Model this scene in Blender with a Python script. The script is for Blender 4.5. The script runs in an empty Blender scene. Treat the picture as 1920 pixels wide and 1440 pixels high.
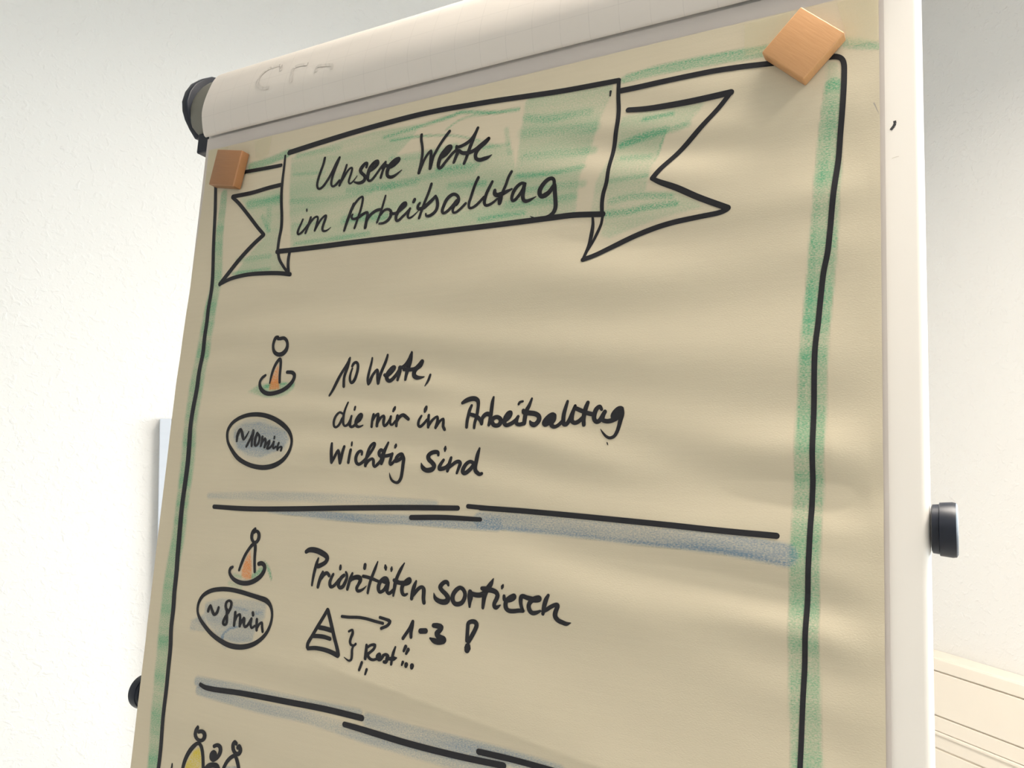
import bpy, bmesh, math, random
import numpy as np
from mathutils import Matrix, Vector, Euler

# ------------------------------------------------------------------ camera, sky, lights, exposure
SC = bpy.context.scene
COL = SC.collection
EYE = 1.60                                    # standing eye height
cam_data = bpy.data.cameras.new('camera')
cam = bpy.data.objects.new('camera', cam_data)
COL.objects.link(cam)
cam.location = (0, 0, EYE)
cam.rotation_euler = (math.radians(92.4813), 0, 0)
cam_data.sensor_width = 36.0
cam_data.lens = 28.125
cam_data.clip_start = 0.02
SC.camera = cam

SC.view_settings.view_transform = 'Standard'
SC.view_settings.look = 'None'
SC.view_settings.gamma = 1.0
SC.view_settings.use_curve_mapping = False
SC.view_settings.exposure = -0.40

world = bpy.data.worlds.new('overcast_sky')
SC.world = world
world.use_nodes = True
bg = world.node_tree.nodes['Background']
bg.inputs['Color'].default_value = (0.86, 0.93, 1.0, 1)
bg.inputs['Strength'].default_value = 17.0

ROOM_YAW = math.radians(23.7495)              # the walls stand turned to the flipchart
ROOM = Matrix.Rotation(ROOM_YAW, 4, 'Z')
XR, YB, XL, YF, ZC = 1.77, 1.64, -2.6, -4.2, 2.75      # right, back, left, front wall, ceiling
WIN = [(-0.45, 0.98), (-2.35, -0.80), (-3.95, -2.60)]  # window openings along the right wall
WZ0, WZ1 = 1.07, 2.30

def area(name, loc, rot, sx, sy, power=0.0, color=(1, 1, 1), portal=False):
    d = bpy.data.lights.new(name, 'AREA')
    d.shape = 'RECTANGLE'; d.size = sx; d.size_y = sy
    d.energy = power; d.color = color
    if portal:
        d.cycles.is_portal = True
    o = bpy.data.objects.new(name, d)
    COL.objects.link(o)
    o.matrix_world = ROOM @ Matrix.Translation(loc) @ Euler(rot).to_matrix().to_4x4()
    return o
for y0, y1 in WIN:                            # daylight enters here
    area('daylight_portal', (XR + 0.24, (y0 + y1) / 2, (WZ0 + WZ1) / 2), (0, math.radians(90), 0),
         WZ1 - WZ0, y1 - y0, portal=True)
LAMPS = [  # louvred office luminaires throw their light downwards: place, watts, beam
    ((0.71, 0.28), 40, 156, 'louvred square ceiling lamp over the flipchart and the room corner'),
    ((0.80, -0.56), 26, 126, 'louvred square ceiling lamp over the floor beside the first window'),
    ((-1.30, -0.50), 9, 124, 'louvred square ceiling lamp over the blank left wall side'),
    ((0.76, -2.60), 9, 124, 'louvred square ceiling lamp beside the last window'),
    ((-1.30, -2.60), 9, 124, 'louvred square ceiling lamp in the corner away from the windows')]

# ------------------------------------------------------------------ helpers
def node_mat(name):
    m = bpy.data.materials.new(name)
    m.use_nodes = True
    nt = m.node_tree
    return m, nt, nt.nodes['Principled BSDF']
def N(nt, kind, **kw):
    n = nt.nodes.new(kind)
    for k, v in kw.items():
        if k in n.inputs: n.inputs[k].default_value = v
        else: setattr(n, k, v)
    return n
def mapped(nt, scale, coord='Object'):
    tc = N(nt, 'ShaderNodeTexCoord')
    mp = N(nt, 'ShaderNodeMapping')
    mp.inputs['Scale'].default_value = scale
    nt.links.new(tc.outputs[coord], mp.inputs['Vector'])
    return mp.outputs['Vector']
def plain(name, col, rough=0.6, var=0.06, scale=(40, 40, 40), bump=0.0, metallic=0.0, spec=0.5):
    """colour with a little procedural mottling and optional fine relief"""
    m, nt, b = node_mat(name)
    vec = mapped(nt, scale)
    nz = N(nt, 'ShaderNodeTexNoise'); nz.inputs['Scale'].default_value = 1.0; nz.inputs['Detail'].default_value = 4
    nt.links.new(vec, nz.inputs['Vector'])
    mix = N(nt, 'ShaderNodeMix', data_type='RGBA')
    mix.inputs['A'].default_value = (*[c * (1 - var) for c in col], 1)
    mix.inputs['B'].default_value = (*[min(1, c * (1 + var)) for c in col], 1)
    nt.links.new(nz.outputs['Fac'], mix.inputs['Factor'])
    nt.links.new(mix.outputs['Result'], b.inputs['Base Color'])
    b.inputs['Roughness'].default_value = rough
    b.inputs['Metallic'].default_value = metallic
    b.inputs['Specular IOR Level'].default_value = spec
    if bump:
        bp = N(nt, 'ShaderNodeBump'); bp.inputs['Strength'].default_value = 1.0; bp.inputs['Distance'].default_value = bump
        nt.links.new(nz.outputs['Fac'], bp.inputs['Height'])
        nt.links.new(bp.outputs['Normal'], b.inputs['Normal'])
    return m

class MB:
    """collects geometry for ONE mesh object"""
    def __init__(self): self.v = []; self.f = []
    def quad(self, a, b, c, d):
        k = len(self.v); self.v += [a, b, c, d]; self.f.append((k, k + 1, k + 2, k + 3))
    def box(self, lo, hi):
        x0, y0, z0 = lo; x1, y1, z1 = hi
        k = len(self.v)
        self.v += [(x0, y0, z0), (x1, y0, z0), (x1, y1, z0), (x0, y1, z0), (x0, y0, z1), (x1, y0, z1), (x1, y1, z1), (x0, y1, z1)]
        for q in ((3, 2, 1, 0), (4, 5, 6, 7), (0, 1, 5, 4), (1, 2, 6, 5), (2, 3, 7, 6), (3, 0, 4, 7)):
            self.f.append(tuple(k + i for i in q))
    def prism(self, poly, w0, w1, axis=0):
        """extrude a closed polygon (a, b) along an axis from w0 to w1"""
        k = len(self.v); n = len(poly)
        for w in (w0, w1):
            for a, b in poly:
                self.v.append((w, a, b) if axis == 0 else (a, w, b) if axis == 1 else (a, b, w))
        for i in range(n):
            j = (i + 1) % n
            self.f.append((k + i, k + j, k + n + j, k + n + i))
        self.f.append(tuple(k + i for i in reversed(range(n)))); self.f.append(tuple(k + n + i for i in range(n)))
    def tube(self, p, q, r, seg=16):
        p = Vector(p); q = Vector(q); d = (q - p).normalized()
        a = d.orthogonal().normalized(); b = d.cross(a)
        k = len(self.v)
        for c in (p, q):
            for i in range(seg):
                t = 2 * math.pi * i / seg
                self.v.append(tuple(c + a * (r * math.cos(t)) + b * (r * math.sin(t))))
        for i in range(seg):
            j = (i + 1) % seg
            self.f.append((k + i, k + j, k + seg + j, k + seg + i))
        self.f.append(tuple(k + i for i in reversed(range(seg)))); self.f.append(tuple(k + seg + i for i in range(seg)))
    def lathe(self, prof, origin, axis, seg=40):
        """prof: (distance along axis, radius)"""
        o = Vector(origin); d = Vector(axis).normalized(); a = d.orthogonal().normalized(); b = d.cross(a)
        k = len(self.v)
        for t, r in prof:
            for i in range(seg):
                an = 2 * math.pi * i / seg
                self.v.append(tuple(o + d * t + a * (r * math.cos(an)) + b * (r * math.sin(an))))
        for s in range(len(prof) - 1):
            for i in range(seg):
                j = (i + 1) % seg
                self.f.append((k + s * seg + i, k + s * seg + j, k + (s + 1) * seg + j, k + (s + 1) * seg + i))
        self.f.append(tuple(k + i for i in reversed(range(seg))))
        m = k + (len(prof) - 1) * seg
        self.f.append(tuple(m + i for i in range(seg)))
    def build(self, name, mat, parent=None, mw=None, smooth=False, bevel=0.0, seg=2, fix=True):
        me = bpy.data.meshes.new(name)
        me.from_pydata(self.v, [], self.f)
        me.update()
        if bevel or fix:
            bm = bmesh.new(); bm.from_mesh(me)
            bmesh.ops.recalc_face_normals(bm, faces=bm.faces)
            if bevel:
                ed = [e for e in bm.edges if len(e.link_faces) == 2 and e.calc_face_angle() > 0.6]
                bmesh.ops.bevel(bm, geom=ed, offset=bevel, segments=seg, profile=0.5, affect='EDGES', clamp_overlap=True)
            bm.to_mesh(me); bm.free()
        if smooth:
            for p in me.polygons: p.use_smooth = True
            me.set_sharp_from_angle(angle=math.radians(38))
        me.materials.append(mat)
        o = bpy.data.objects.new(name, me)
        COL.objects.link(o)
        place(o, parent, mw)
        return o
ROOTM = {}
def place(o, parent, mw):
    mw = mw if mw is not None else (ROOTM[parent.name] if parent else Matrix())
    if parent:
        o.parent = parent
        o.matrix_parent_inverse = ROOTM[parent.name].inverted()
        o.matrix_basis = mw
    else:
        o.matrix_basis = mw
    ROOTM[o.name] = mw
def thing(name, mw, label, cat, group=None):
    o = bpy.data.objects.new(name, None)
    o.empty_display_size = 0.05
    COL.objects.link(o); o.matrix_basis = mw; ROOTM[o.name] = mw
    return tag(o, label, cat, group)
def tag(o, label, cat, group=None):
    o['label'] = label; o['category'] = cat
    if group: o['group'] = group
    return o
def struct(o, label=None):
    o['kind'] = 'structure'
    if label: o['label'] = label
    return o

# ------------------------------------------------------------------ materials of the room
def wallpaper(name, col):
    """painted woodchip wallpaper: small irregular chips in relief"""
    m, nt, b = node_mat(name)
    vec = mapped(nt, (1, 1, 1))
    n1 = N(nt, 'ShaderNodeTexNoise'); n1.inputs['Scale'].default_value = 75; n1.inputs['Detail'].default_value = 3
    n1.inputs['Distortion'].default_value = 0.6
    n2 = N(nt, 'ShaderNodeTexNoise'); n2.inputs['Scale'].default_value = 240; n2.inputs['Detail'].default_value = 2
    vo = N(nt, 'ShaderNodeTexVoronoi'); vo.inputs['Scale'].default_value = 70
    for q in (n1, n2, vo): nt.links.new(vec, q.inputs['Vector'])
    r = N(nt, 'ShaderNodeMapRange'); r.inputs['From Min'].default_value = 0.52; r.inputs['From Max'].default_value = 0.74
    nt.links.new(n1.outputs['Fac'], r.inputs['Value'])
    ad = N(nt, 'ShaderNodeMath', operation='MULTIPLY_ADD'); ad.inputs[1].default_value = 0.35
    nt.links.new(n2.outputs['Fac'], ad.inputs[0]); nt.links.new(r.outputs['Result'], ad.inputs[2])
    bp = N(nt, 'ShaderNodeBump'); bp.inputs['Strength'].default_value = 0.55; bp.inputs['Distance'].default_value = 0.0013
    nt.links.new(ad.outputs[0], bp.inputs['Height']); nt.links.new(bp.outputs['Normal'], b.inputs['Normal'])
    b.inputs['Base Color'].default_value = (*col, 1)
    b.inputs['Roughness'].default_value = 0.75
    return m
M = {}
M['wall'] = wallpaper('woodchip_white', (0.80, 0.797, 0.785))
M['ceiling'] = plain('ceiling_white', (0.86, 0.86, 0.85), 0.9, 0.02)
M['carpet'] = plain('pale_linoleum', (0.56, 0.54, 0.51), 0.5, 0.10, (60, 60, 60), 0.0003)
M['winframe'] = plain('window_white', (0.80, 0.80, 0.79), 0.35, 0.01)
M['duct'] = plain('duct_cream', (0.84, 0.775, 0.68), 0.42, 0.015, (6, 6, 6))
M['paving'] = plain('paving_grey', (0.15, 0.15, 0.145), 0.9, 0.2, (0.5, 0.5, 0.5))
M['alu'] = plain('pale_aluminium', (0.55, 0.59, 0.66), 0.38, 0.03, (20, 200, 200))
M['cork'] = plain('cork_orange', (0.62, 0.38, 0.16), 0.9, 0.3, (260, 260, 260), 0.0006)
def glass():
    m, nt, b = node_mat('window_glass')
    out = nt.nodes['Material Output']
    tr = N(nt, 'ShaderNodeBsdfTransparent'); tr.inputs['Color'].default_value = (0.93, 0.95, 0.94, 1)
    gl = N(nt, 'ShaderNodeBsdfGlossy'); gl.inputs['Roughness'].default_value = 0.03
    nz = N(nt, 'ShaderNodeTexNoise'); nz.inputs['Scale'].default_value = 3
    mr = N(nt, 'ShaderNodeMapRange'); mr.inputs['To Min'].default_value = 0.05; mr.inputs['To Max'].default_value = 0.08
    nt.links.new(nz.outputs['Fac'], mr.inputs['Value'])
    mx = N(nt, 'ShaderNodeMixShader')
    nt.links.new(mr.outputs['Result'], mx.inputs['Fac'])
    nt.links.new(tr.outputs[0], mx.inputs[1]); nt.links.new(gl.outputs[0], mx.inputs[2])
    nt.links.new(mx.outputs[0], out.inputs['Surface'])
    return m
M['glass'] = glass()
def emit(name, col, s):
    m, nt, b = node_mat(name)
    b.inputs['Base Color'].default_value = (0.8, 0.8, 0.8, 1)
    b.inputs['Emission Color'].default_value = (*col, 1)
    b.inputs['Emission Strength'].default_value = s
    return m
M['diffuser'] = emit('lamp_diffuser', (1.0, 0.86, 0.66), 3.0)

# ------------------------------------------------------------------ the room
b = MB(); b.box((XL - .2, YF - .2, -0.12), (XR + .25, YB + .2, 0)); struct(b.build('floor', M['carpet'], mw=ROOM))
b = MB(); b.box((XL - .2, YF - .2, ZC), (XR + .25, YB + .2, ZC + .15)); struct(b.build('ceiling', M['ceiling'], mw=ROOM))
b = MB(); b.box((XL - .2, YB, 0), (XR + .25, YB + .2, ZC)); struct(b.build('wall_back', M['wall'], mw=ROOM))
b = MB(); b.box((XL - .2, YF, 0), (XL, YB, ZC)); struct(b.build('wall_left', M['wall'], mw=ROOM))
b = MB(); b.box((XL - .2, YF - .2, 0), (XR + .25, YF, ZC)); struct(b.build('wall_front', M['wall'], mw=ROOM))
b = MB()
b.box((XR, YF, 0), (XR + .25, YB, WZ0)); b.box((XR, YF, WZ1), (XR + .25, YB, ZC))
edges = [YF] + [e for w in sorted(WIN) for e in w] + [YB]
for i in range(0, len(edges), 2):
    b.box((XR, edges[i], WZ0), (XR + .25, edges[i + 1], WZ1))
struct(b.build('wall_right', M['wall'], mw=ROOM))
b = MB(); b.box((-40, -40, -3.3), (40, 40, -3.2)); struct(b.build('ground', M['paving'], mw=ROOM))
for i, (y0, y1) in enumerate(WIN):
    b = MB(); fx0, fx1, t = XR + .13, XR + .20, .06
    b.box((fx0, y0, WZ0), (fx1, y1, WZ0 + t)); b.box((fx0, y0, WZ1 - t), (fx1, y1, WZ1))
    b.box((fx0, y0, WZ0 + t), (fx1, y0 + t, WZ1 - t)); b.box((fx0, y1 - t, WZ0 + t), (fx1, y1, WZ1 - t))
    w = struct(b.build('window_%d' % (i + 1), M['winframe'], mw=ROOM))
    mid = (y0 + y1) / 2
    b = MB(); b.box((fx0 + .01, mid - .03, WZ0 + t), (fx1 - .01, mid + .03, WZ1 - t)); b.build('mullion', M['winframe'], w, ROOM)
    for s0, s1 in ((y0 + t, mid - .03), (mid + .03, y1 - t)):
        b = MB(); b.box((fx0 + .03, s0, WZ0 + t), (fx0 + .036, s1, WZ1 - t)); b.build('pane', M['glass'], w, ROOM)
    b = MB(); b.box((XR - .02, y0 - .03, WZ0 - .025), (fx0, y1 + .03, WZ0)); b.build('window_sill', M['winframe'], w, ROOM, bevel=.004)
    b = MB(); b.box((fx0 - .035, mid - .012, 1.6), (fx0 - .02, mid + .012, 1.73)); b.box((fx0 - .025, mid - .01, 1.71), (fx0 + .01, mid + .01, 1.73))
    b.build('handle', M['alu'], w, ROOM, bevel=.003)
for (lx, ly), watt, beam, lab in LAMPS:
    t = thing('ceiling_lamp', ROOM @ Matrix.Translation((lx, ly, ZC)), lab, 'lamp', 'louvred ceiling lamps')
    b = MB(); h = .31
    for lo, hi in (((-h, -h, -.059), (h, -h + .02, 0)), ((-h, h - .02, -.059), (h, h, 0)), ((-h, -h + .02, -.059), (-h + .02, h - .02, 0)), ((h - .02, -h + .02, -.059), (h, h - .02, 0))):
        b.box(lo, hi)
    b.build('lamp_frame', M['winframe'], t)
    b = MB(); b.box((-h + .02, -h + .02, -.03), (h - .02, h - .02, -.012)); b.build('diffuser', M['diffuser'], t)
    b = MB()
    for q in range(1, 6):
        c = -h + .02 + q * (2 * h - .04) / 6
        b.box((c - .001, -h + .02, -.058), (c + .001, h - .02, -.031)); b.box((-h + .02, c - .001, -.058), (h - .02, c + .001, -.031))
    b.build('louvre', M['alu'], t)
    ld = area('lamp_light', (lx, ly, ZC - .060), (0, 0, 0), .56, .56, watt, (1.0, 0.92, 0.82))
    ld.data.spread = math.radians(beam)
    ld.parent = t; ld.matrix_parent_inverse = ROOTM[t.name].inverted()

# ------------------------------------------------------------------ cable duct under the windows
t = thing('cable_duct', ROOM @ Matrix.Translation((XR, YB, .70)), 'long cream cable duct running along the wall under the windows', 'cable duct')
Y0, Y1 = YF + .01, YB - .002
b = MB(); b.box((XR - .056, Y0, .70), (XR - .0005, Y1, 1.029)); b.build('body', M['duct'], t, ROOM, bevel=.003)
for z0, z1, pr in ((.9995, 1.027, .0060), (.8940, .9960, .0055), (.8565, .8905, .0050), (.8170, .8470, .0040), (.724, .8130, .0055)):
    b = MB(); b.box((XR - .056 - pr, Y0, z0), (XR - .0555, Y1, z1)); b.build('cover', M['duct'], t, ROOM, bevel=.0014)
b = MB(); b.box((XR - .064, Y0, .847), (XR - .0555, Y1, .8555)); b.build('ridge', M['duct'], t, ROOM, bevel=.0025)

# ------------------------------------------------------------------ pin board on the back wall
t = thing('pin_board', ROOM @ Matrix.Translation((.45, YB, .80)), 'cork pin board with a pale aluminium frame hung on the back wall', 'pin board')
X0, X1, Z0, Z1, D0, FW = 0.0, .90, .62, 1.600, .026, .020
yf, yb = YB - D0, YB - .001
for lo, hi in (((X0, yf, Z0), (X0 + FW, yb, Z1)), ((X1 - FW, yf, Z0), (X1, yb, Z1)), ((X0 + FW, yf, Z1 - FW * .75), (X1 - FW, yb, Z1)), ((X0 + FW, yf, Z0), (X1 - FW, yb, Z0 + FW * .75))):
    b = MB(); b.box(lo, hi); b.build('frame_bar', M['alu'], t, ROOM, bevel=.0015)
b = MB(); b.box((X0 + FW, YB - .016, Z0 + FW * .75), (X1 - FW, YB - .004, Z1 - FW * .75)); b.build('cork_panel', M['cork'], t, ROOM)

# ------------------------------------------------------------------ the flipchart's own frame: u right, v up along the board, n out of it
U = Vector((0.870932139, -0.491403306, 0.0))
V = Vector((0.05705378, 0.10111851, 0.99323709))
NN = Vector((-0.48807999, -0.8650421, 0.11610378))
O = Vector((0.24564, 0.52702621, 0.17249812 + EYE))
BOARD = Matrix(((U.x, V.x, NN.x, O.x), (U.y, V.y, NN.y, O.y), (U.z, V.z, NN.z, O.z), (0, 0, 0, 1)))

M['white_metal'] = plain('white_board_enamel', (0.71, 0.675, 0.63), 0.30, 0.012, (9, 9, 9))
M['grey_plastic'] = plain('grey_plastic', (0.16, 0.155, 0.13), 0.5, 0.05, (60, 60, 60))
M['black_plastic'] = plain('black_plastic', (0.010, 0.013, 0.022), 0.38, 0.15, (80, 80, 80), spec=0.3)
M['leg_grey'] = plain('grey_tube', (0.45, 0.45, 0.45), 0.35, 0.03, metallic=0.6)
M['ink_mark'] = plain('dried_marker', (0.03, 0.03, 0.035), 0.5, 0.4, (400, 400, 400))
M['scratch'] = plain('scratch_grey', (0.52, 0.47, 0.40), 0.6, 0.2, (400, 400, 400))

foot = O + V * (-O.z / V.z)
EAS = Matrix.Translation((foot.x - .30, foot.y + .17, 0)) @ BOARD.to_3x3().to_4x4()
easel = thing('flipchart_easel', EAS, 'white flipchart easel with grey clamp bar and black end cap', 'easel')
UL, UR = -.6835, .0255
b = MB(); b.box((UL, -.80, -.028), (UR, .200, -.0030))
board = b.build('board', M['white_metal'], easel, BOARD, bevel=.0048, seg=5, smooth=True)
def mm(*pts): return [(v_ * .001, n_ * .001) for n_, v_ in pts]
BAR = mm((-35, 150), (-8, 150), (2, 156), (6.3, 165), (7.8, 176), (5.8, 187), (1.8, 197), (-5, 208), (-13, 217), (-22, 221), (-31, 218), (-35, 205))
b = MB(); b.prism(BAR, -.7045, .018, 0); bar = b.build('clamp_bar', M['grey_plastic'], easel, BOARD, smooth=True)
CAP = mm((-40, 150), (-9, 148), (0, 156), (7, 164), (11.5, 172.5), (13.5, 183), (11, 196), (5, 208), (-5, 218.5), (-16, 226.5), (-27, 230), (-36, 226), (-41, 210))
for w0, w1 in ((-.7130, -.7035), (.017, .0265)):
    b = MB(); b.prism(CAP, w0, w1, 0); b.build('end_cap', M['black_plastic'], easel, BOARD, bevel=.0016, seg=3, smooth=True)
b = MB(); b.box((-.7035, .128, -.03), (-.6845, .152, -.006)); b.build('bracket', M['black_plastic'], easel, BOARD, bevel=.002)
KN = [(0, .0135), (.0006, .0150), (.0042, .0154), (.0046, .0164), (.0115, .0170), (.0136, .0166), (.0145, .0150), (.0147, .006)]
b = MB(); b.lathe(KN, (UR + .0006, -.2410, -.0150), (1, 0, 0)); b.build('knob', M['black_plastic'], easel, BOARD, smooth=True)
b = MB(); b.lathe(KN, (UL - .0006, -.4540, -.0150), (-1, 0, 0)); b.build('knob', M['black_plastic'], easel, BOARD, smooth=True)
# tray, legs
b = MB(); b.box((-.56, -.815, -.012), (-.10, -.803, .075)); b.box((-.56, -.803, .070), (-.10, -.79, .075)); b.build('pen_tray', M['white_metal'], easel, BOARD, bevel=.002)
Binv = BOARD.inverted()
def floor_pt(p):                     # where a leg through a board-space point meets the floor
    w = BOARD @ Vector(p); return w
for uu, sp in ((UL + .06, -.10), (UR - .06, .10)):
    top = BOARD @ Vector((uu, -.35, -.043)); low = BOARD @ Vector((uu + sp, -1.772, -.043)); low.z = .012
    b = MB(); b.tube(top, low, .014); lg = b.build('leg', M['leg_grey'], easel, Matrix(), smooth=True)
    b = MB(); b.tube((low.x, low.y, 0), (low.x, low.y, .04), .019); b.build('rubber_foot', M['black_plastic'], lg, Matrix(), smooth=True)
top = BOARD @ Vector((-.33, .05, -.060)); low = Vector((top.x + .30, top.y + .50, .012))
b = MB(); b.tube(top, low, .014); lg = b.build('leg', M['leg_grey'], easel, Matrix(), smooth=True)
b = MB(); b.tube((low.x, low.y, 0), (low.x, low.y, .04), .019); b.build('rubber_foot', M['black_plastic'], lg, Matrix(), smooth=True)
b = MB(); b.box((-.40, .02, -.075), (-.26, .09, -.0275)); b.build('leg_hinge', M['black_plastic'], easel, BOARD, bevel=.003)
def flat_stroke(pts, width, zfun):
    """a thin mark that follows a surface"""
    b = MB(); n = len(pts)
    for i in range(n - 1):
        a = Vector((*pts[i], 0)); c = Vector((*pts[i + 1], 0)); d = (c - a).normalized(); p = Vector((-d.y, d.x, 0)) * width * .5
        q = [a + p, a - p, c - p, c + p]
        b.quad(*[(w.x, w.y, zfun(w.x, w.y)) for w in q])
    return b
b = flat_stroke([(.0089, .0274), (.0092, .0255), (.0084, .0237), (.0072, .0222), (.0066, .0213)], .0018, lambda x, y: -.0028)
b.build('marker_smudge', M['ink_mark'], easel, BOARD)['label'] = 'small black marker smudge'
b = flat_stroke([(.0070, .0011), (.0090, .0017), (.0112, .0019)], .0003, lambda x, y: -.0028); b.build('scratch', M['scratch'], easel, BOARD)
b = flat_stroke([(.0180, .1180), (.0192, .1192), (.0200, .1196)], .0003, lambda x, y: -.0028); b.build('scratch', M['scratch'], easel, BOARD)

# ------------------------------------------------------------------ flipchart pad: the page left hanging and the pages turned over the bar
def pad_paper():
    m, nt, b = node_mat('squared_pad_paper')
    uvn = N(nt, 'ShaderNodeUVMap'); sep = N(nt, 'ShaderNodeSeparateXYZ'); nt.links.new(uvn.outputs['UV'], sep.inputs[0])
    tot = None
    for ax in ('X', 'Y'):                       # UV in metres: printed 25 mm squares
        f = N(nt, 'ShaderNodeMath', operation='PINGPONG'); f.inputs[1].default_value = .0131
        nt.links.new(sep.outputs[ax], f.inputs[0])
        l = N(nt, 'ShaderNodeMath', operation='LESS_THAN'); l.inputs[1].default_value = .00022
        nt.links.new(f.outputs[0], l.inputs[0])
        if tot is None: tot = l
        else:
            mx = N(nt, 'ShaderNodeMath', operation='MAXIMUM'); nt.links.new(tot.outputs[0], mx.inputs[0]); nt.links.new(l.outputs[0], mx.inputs[1]); tot = mx
    nz = N(nt, 'ShaderNodeTexNoise'); nz.inputs['Scale'].default_value = 30
    ml = N(nt, 'ShaderNodeMath', operation='MULTIPLY'); nt.links.new(tot.outputs[0], ml.inputs[0]); nt.links.new(nz.outputs['Fac'], ml.inputs[1])
    mix = N(nt, 'ShaderNodeMix', data_type='RGBA')
    mix.inputs['A'].default_value = (.655, .605, .555, 1); mix.inputs['B'].default_value = (.52, .48, .445, 1)
    nt.links.new(ml.outputs[0], mix.inputs['Factor'])
    nt.links.new(mix.outputs['Result'], b.inputs['Base Color'])
    b.inputs['Roughness'].default_value = .72
    return m
M['pad'] = pad_paper()
M['page'] = plain('shaded_white_page', (.56, .51, .475), .72, .01, (30, 30, 30))  # white paper greyed to stand in for the shadow below the turned pages
pad = thing('flipchart_pad', BOARD @ Matrix.Translation((-.34, .14, 0)), 'white squared flipchart pad with its pages turned over the clamp bar', 'flipchart pad')
def sheet(name, us, prof, mat, parent, thick=None, nfun=None):
    """ruled sheet: profile of (n, v) swept along u, UV in metres"""
    prof = np.array(prof); us = np.array(us)
    s = np.concatenate([[0], np.cumsum(np.hypot(*np.diff(prof, axis=0).T))])
    nu, npf = len(us), len(prof)
    vs = []
    for j in range(npf):
        for i in range(nu):
            n_, v_ = prof[j]
            if nfun: n_ = n_ + nfun(us[i], v_)
            vs.append((us[i], v_, n_))
    fs = [(j * nu + i, j * nu + i + 1, (j + 1) * nu + i + 1, (j + 1) * nu + i) for j in range(npf - 1) for i in range(nu - 1)]
    me = bpy.data.meshes.new(name); me.from_pydata(vs, [], fs)
    uvl = me.uv_layers.new(name='UVMap')
    co = np.empty(len(me.loops), dtype=np.int64); me.loops.foreach_get('vertex_index', co)
    uv = np.stack([us[co % nu] + .6852 + .0014, s[co // nu]], 1).astype(np.float32)
    uvl.data.foreach_set('uv', uv.ravel())
    for p in me.polygons: p.use_smooth = True
    me.materials.append(mat)
    o = bpy.data.objects.new(name, me); COL.objects.link(o); place(o, parent, BOARD)
    return o
def smooth_curve(pts, per=6):
    P = np.array(pts, float); out = []
    n = len(P)
    for i in range(n - 1):
        p0 = P[max(i - 1, 0)]; p1 = P[i]; p2 = P[i + 1]; p3 = P[min(i + 2, n - 1)]
        for k in range(per):
            t = k / per
            out.append(.5 * ((2 * p1) + (p2 - p0) * t + (2 * p0 - 5 * p1 + 4 * p2 - p3) * t * t + (3 * p1 - p0 - 3 * p2 + p3) * t ** 3))
    out.append(P[-1]); return np.array(out)
CURL = smooth_curve(np.array([(-.7, 142.6), (.5, 140.3), (2.4, 139.5), (4.9, 141.4), (7.2, 147.0), (9.6, 155.8), (10.9, 163.6), (10.6, 171.7), (9.4, 179.2), (7.5, 187.2), (4.7, 196.5), (.7, 207.4), (-5.5, 217.0), (-14, 223.6), (-23, 225.4), (-33, 222), (-39, 212), (-43, 195), (-45, 120), (-46, 0), (-47, -200), (-48, -420)]) * .001)
us = np.linspace(-.6795, .0045, 60)
def ripple(u_, v_):
    return .0004 * math.sin(u_ * 31 + 1.2) * math.sin((v_ - .14) * 40) if v_ > .145 else 0.0
flipped = sheet('flipped_pages', us, CURL, M['pad'], pad, nfun=ripple)
def page_n(u_, v_):                              # the right edge of the hanging page lifts a little off the board
    e = max(0.0, (u_ + .03) / .034); return .0009 * e * e * max(0.0, min(1.0, (.05 - v_) / .3))
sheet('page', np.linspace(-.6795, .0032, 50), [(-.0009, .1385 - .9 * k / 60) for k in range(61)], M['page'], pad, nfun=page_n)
# writing that shines through the turned pages, mirrored
M['ghost'] = plain('ink_showing_through', (.575, .53, .485), .75, .04, (200, 200, 200))
def curl_n(v_):
    k = int(np.argmin(np.abs(CURL[:70, 1] - v_))); return CURL[k, 0]
def ghost(pts, w):
    P = smooth_curve(np.array(pts) * .001, 5)
    b = MB()
    for i in range(len(P) - 1):
        a, c = P[i], P[i + 1]; d = c - a; L = max(1e-9, np.hypot(*d)); p = np.array([-d[1], d[0]]) / L * w * .0005
        q = [a + p, a - p, c - p, c + p]
        b.quad(*[(x[0], x[1], curl_n(x[1]) + ripple(x[0], x[1]) + .0004) for x in q])
    return b
b = MB()
for pts, w in (([(-567, 190), (-570, 198), (-578, 199.5), (-590, 198), (-597, 191), (-597, 182), (-588, 173.5), (-577, 171.5)], 3.4), ([(-546, 170), (-547.5, 180), (-548, 189), (-540, 190.5), (-529, 189)], 3.6), ([(-513, 175), (-513.8, 181.5), (-505, 181), (-493, 178), (-493, 173)], 3.4)):
    g = ghost(pts, w); k = len(b.v); b.v += g.v; b.f += [tuple(i + k for i in f) for f in g.f]
b.build('show_through_writing', M['ghost'], pad, BOARD, fix=False)

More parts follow.
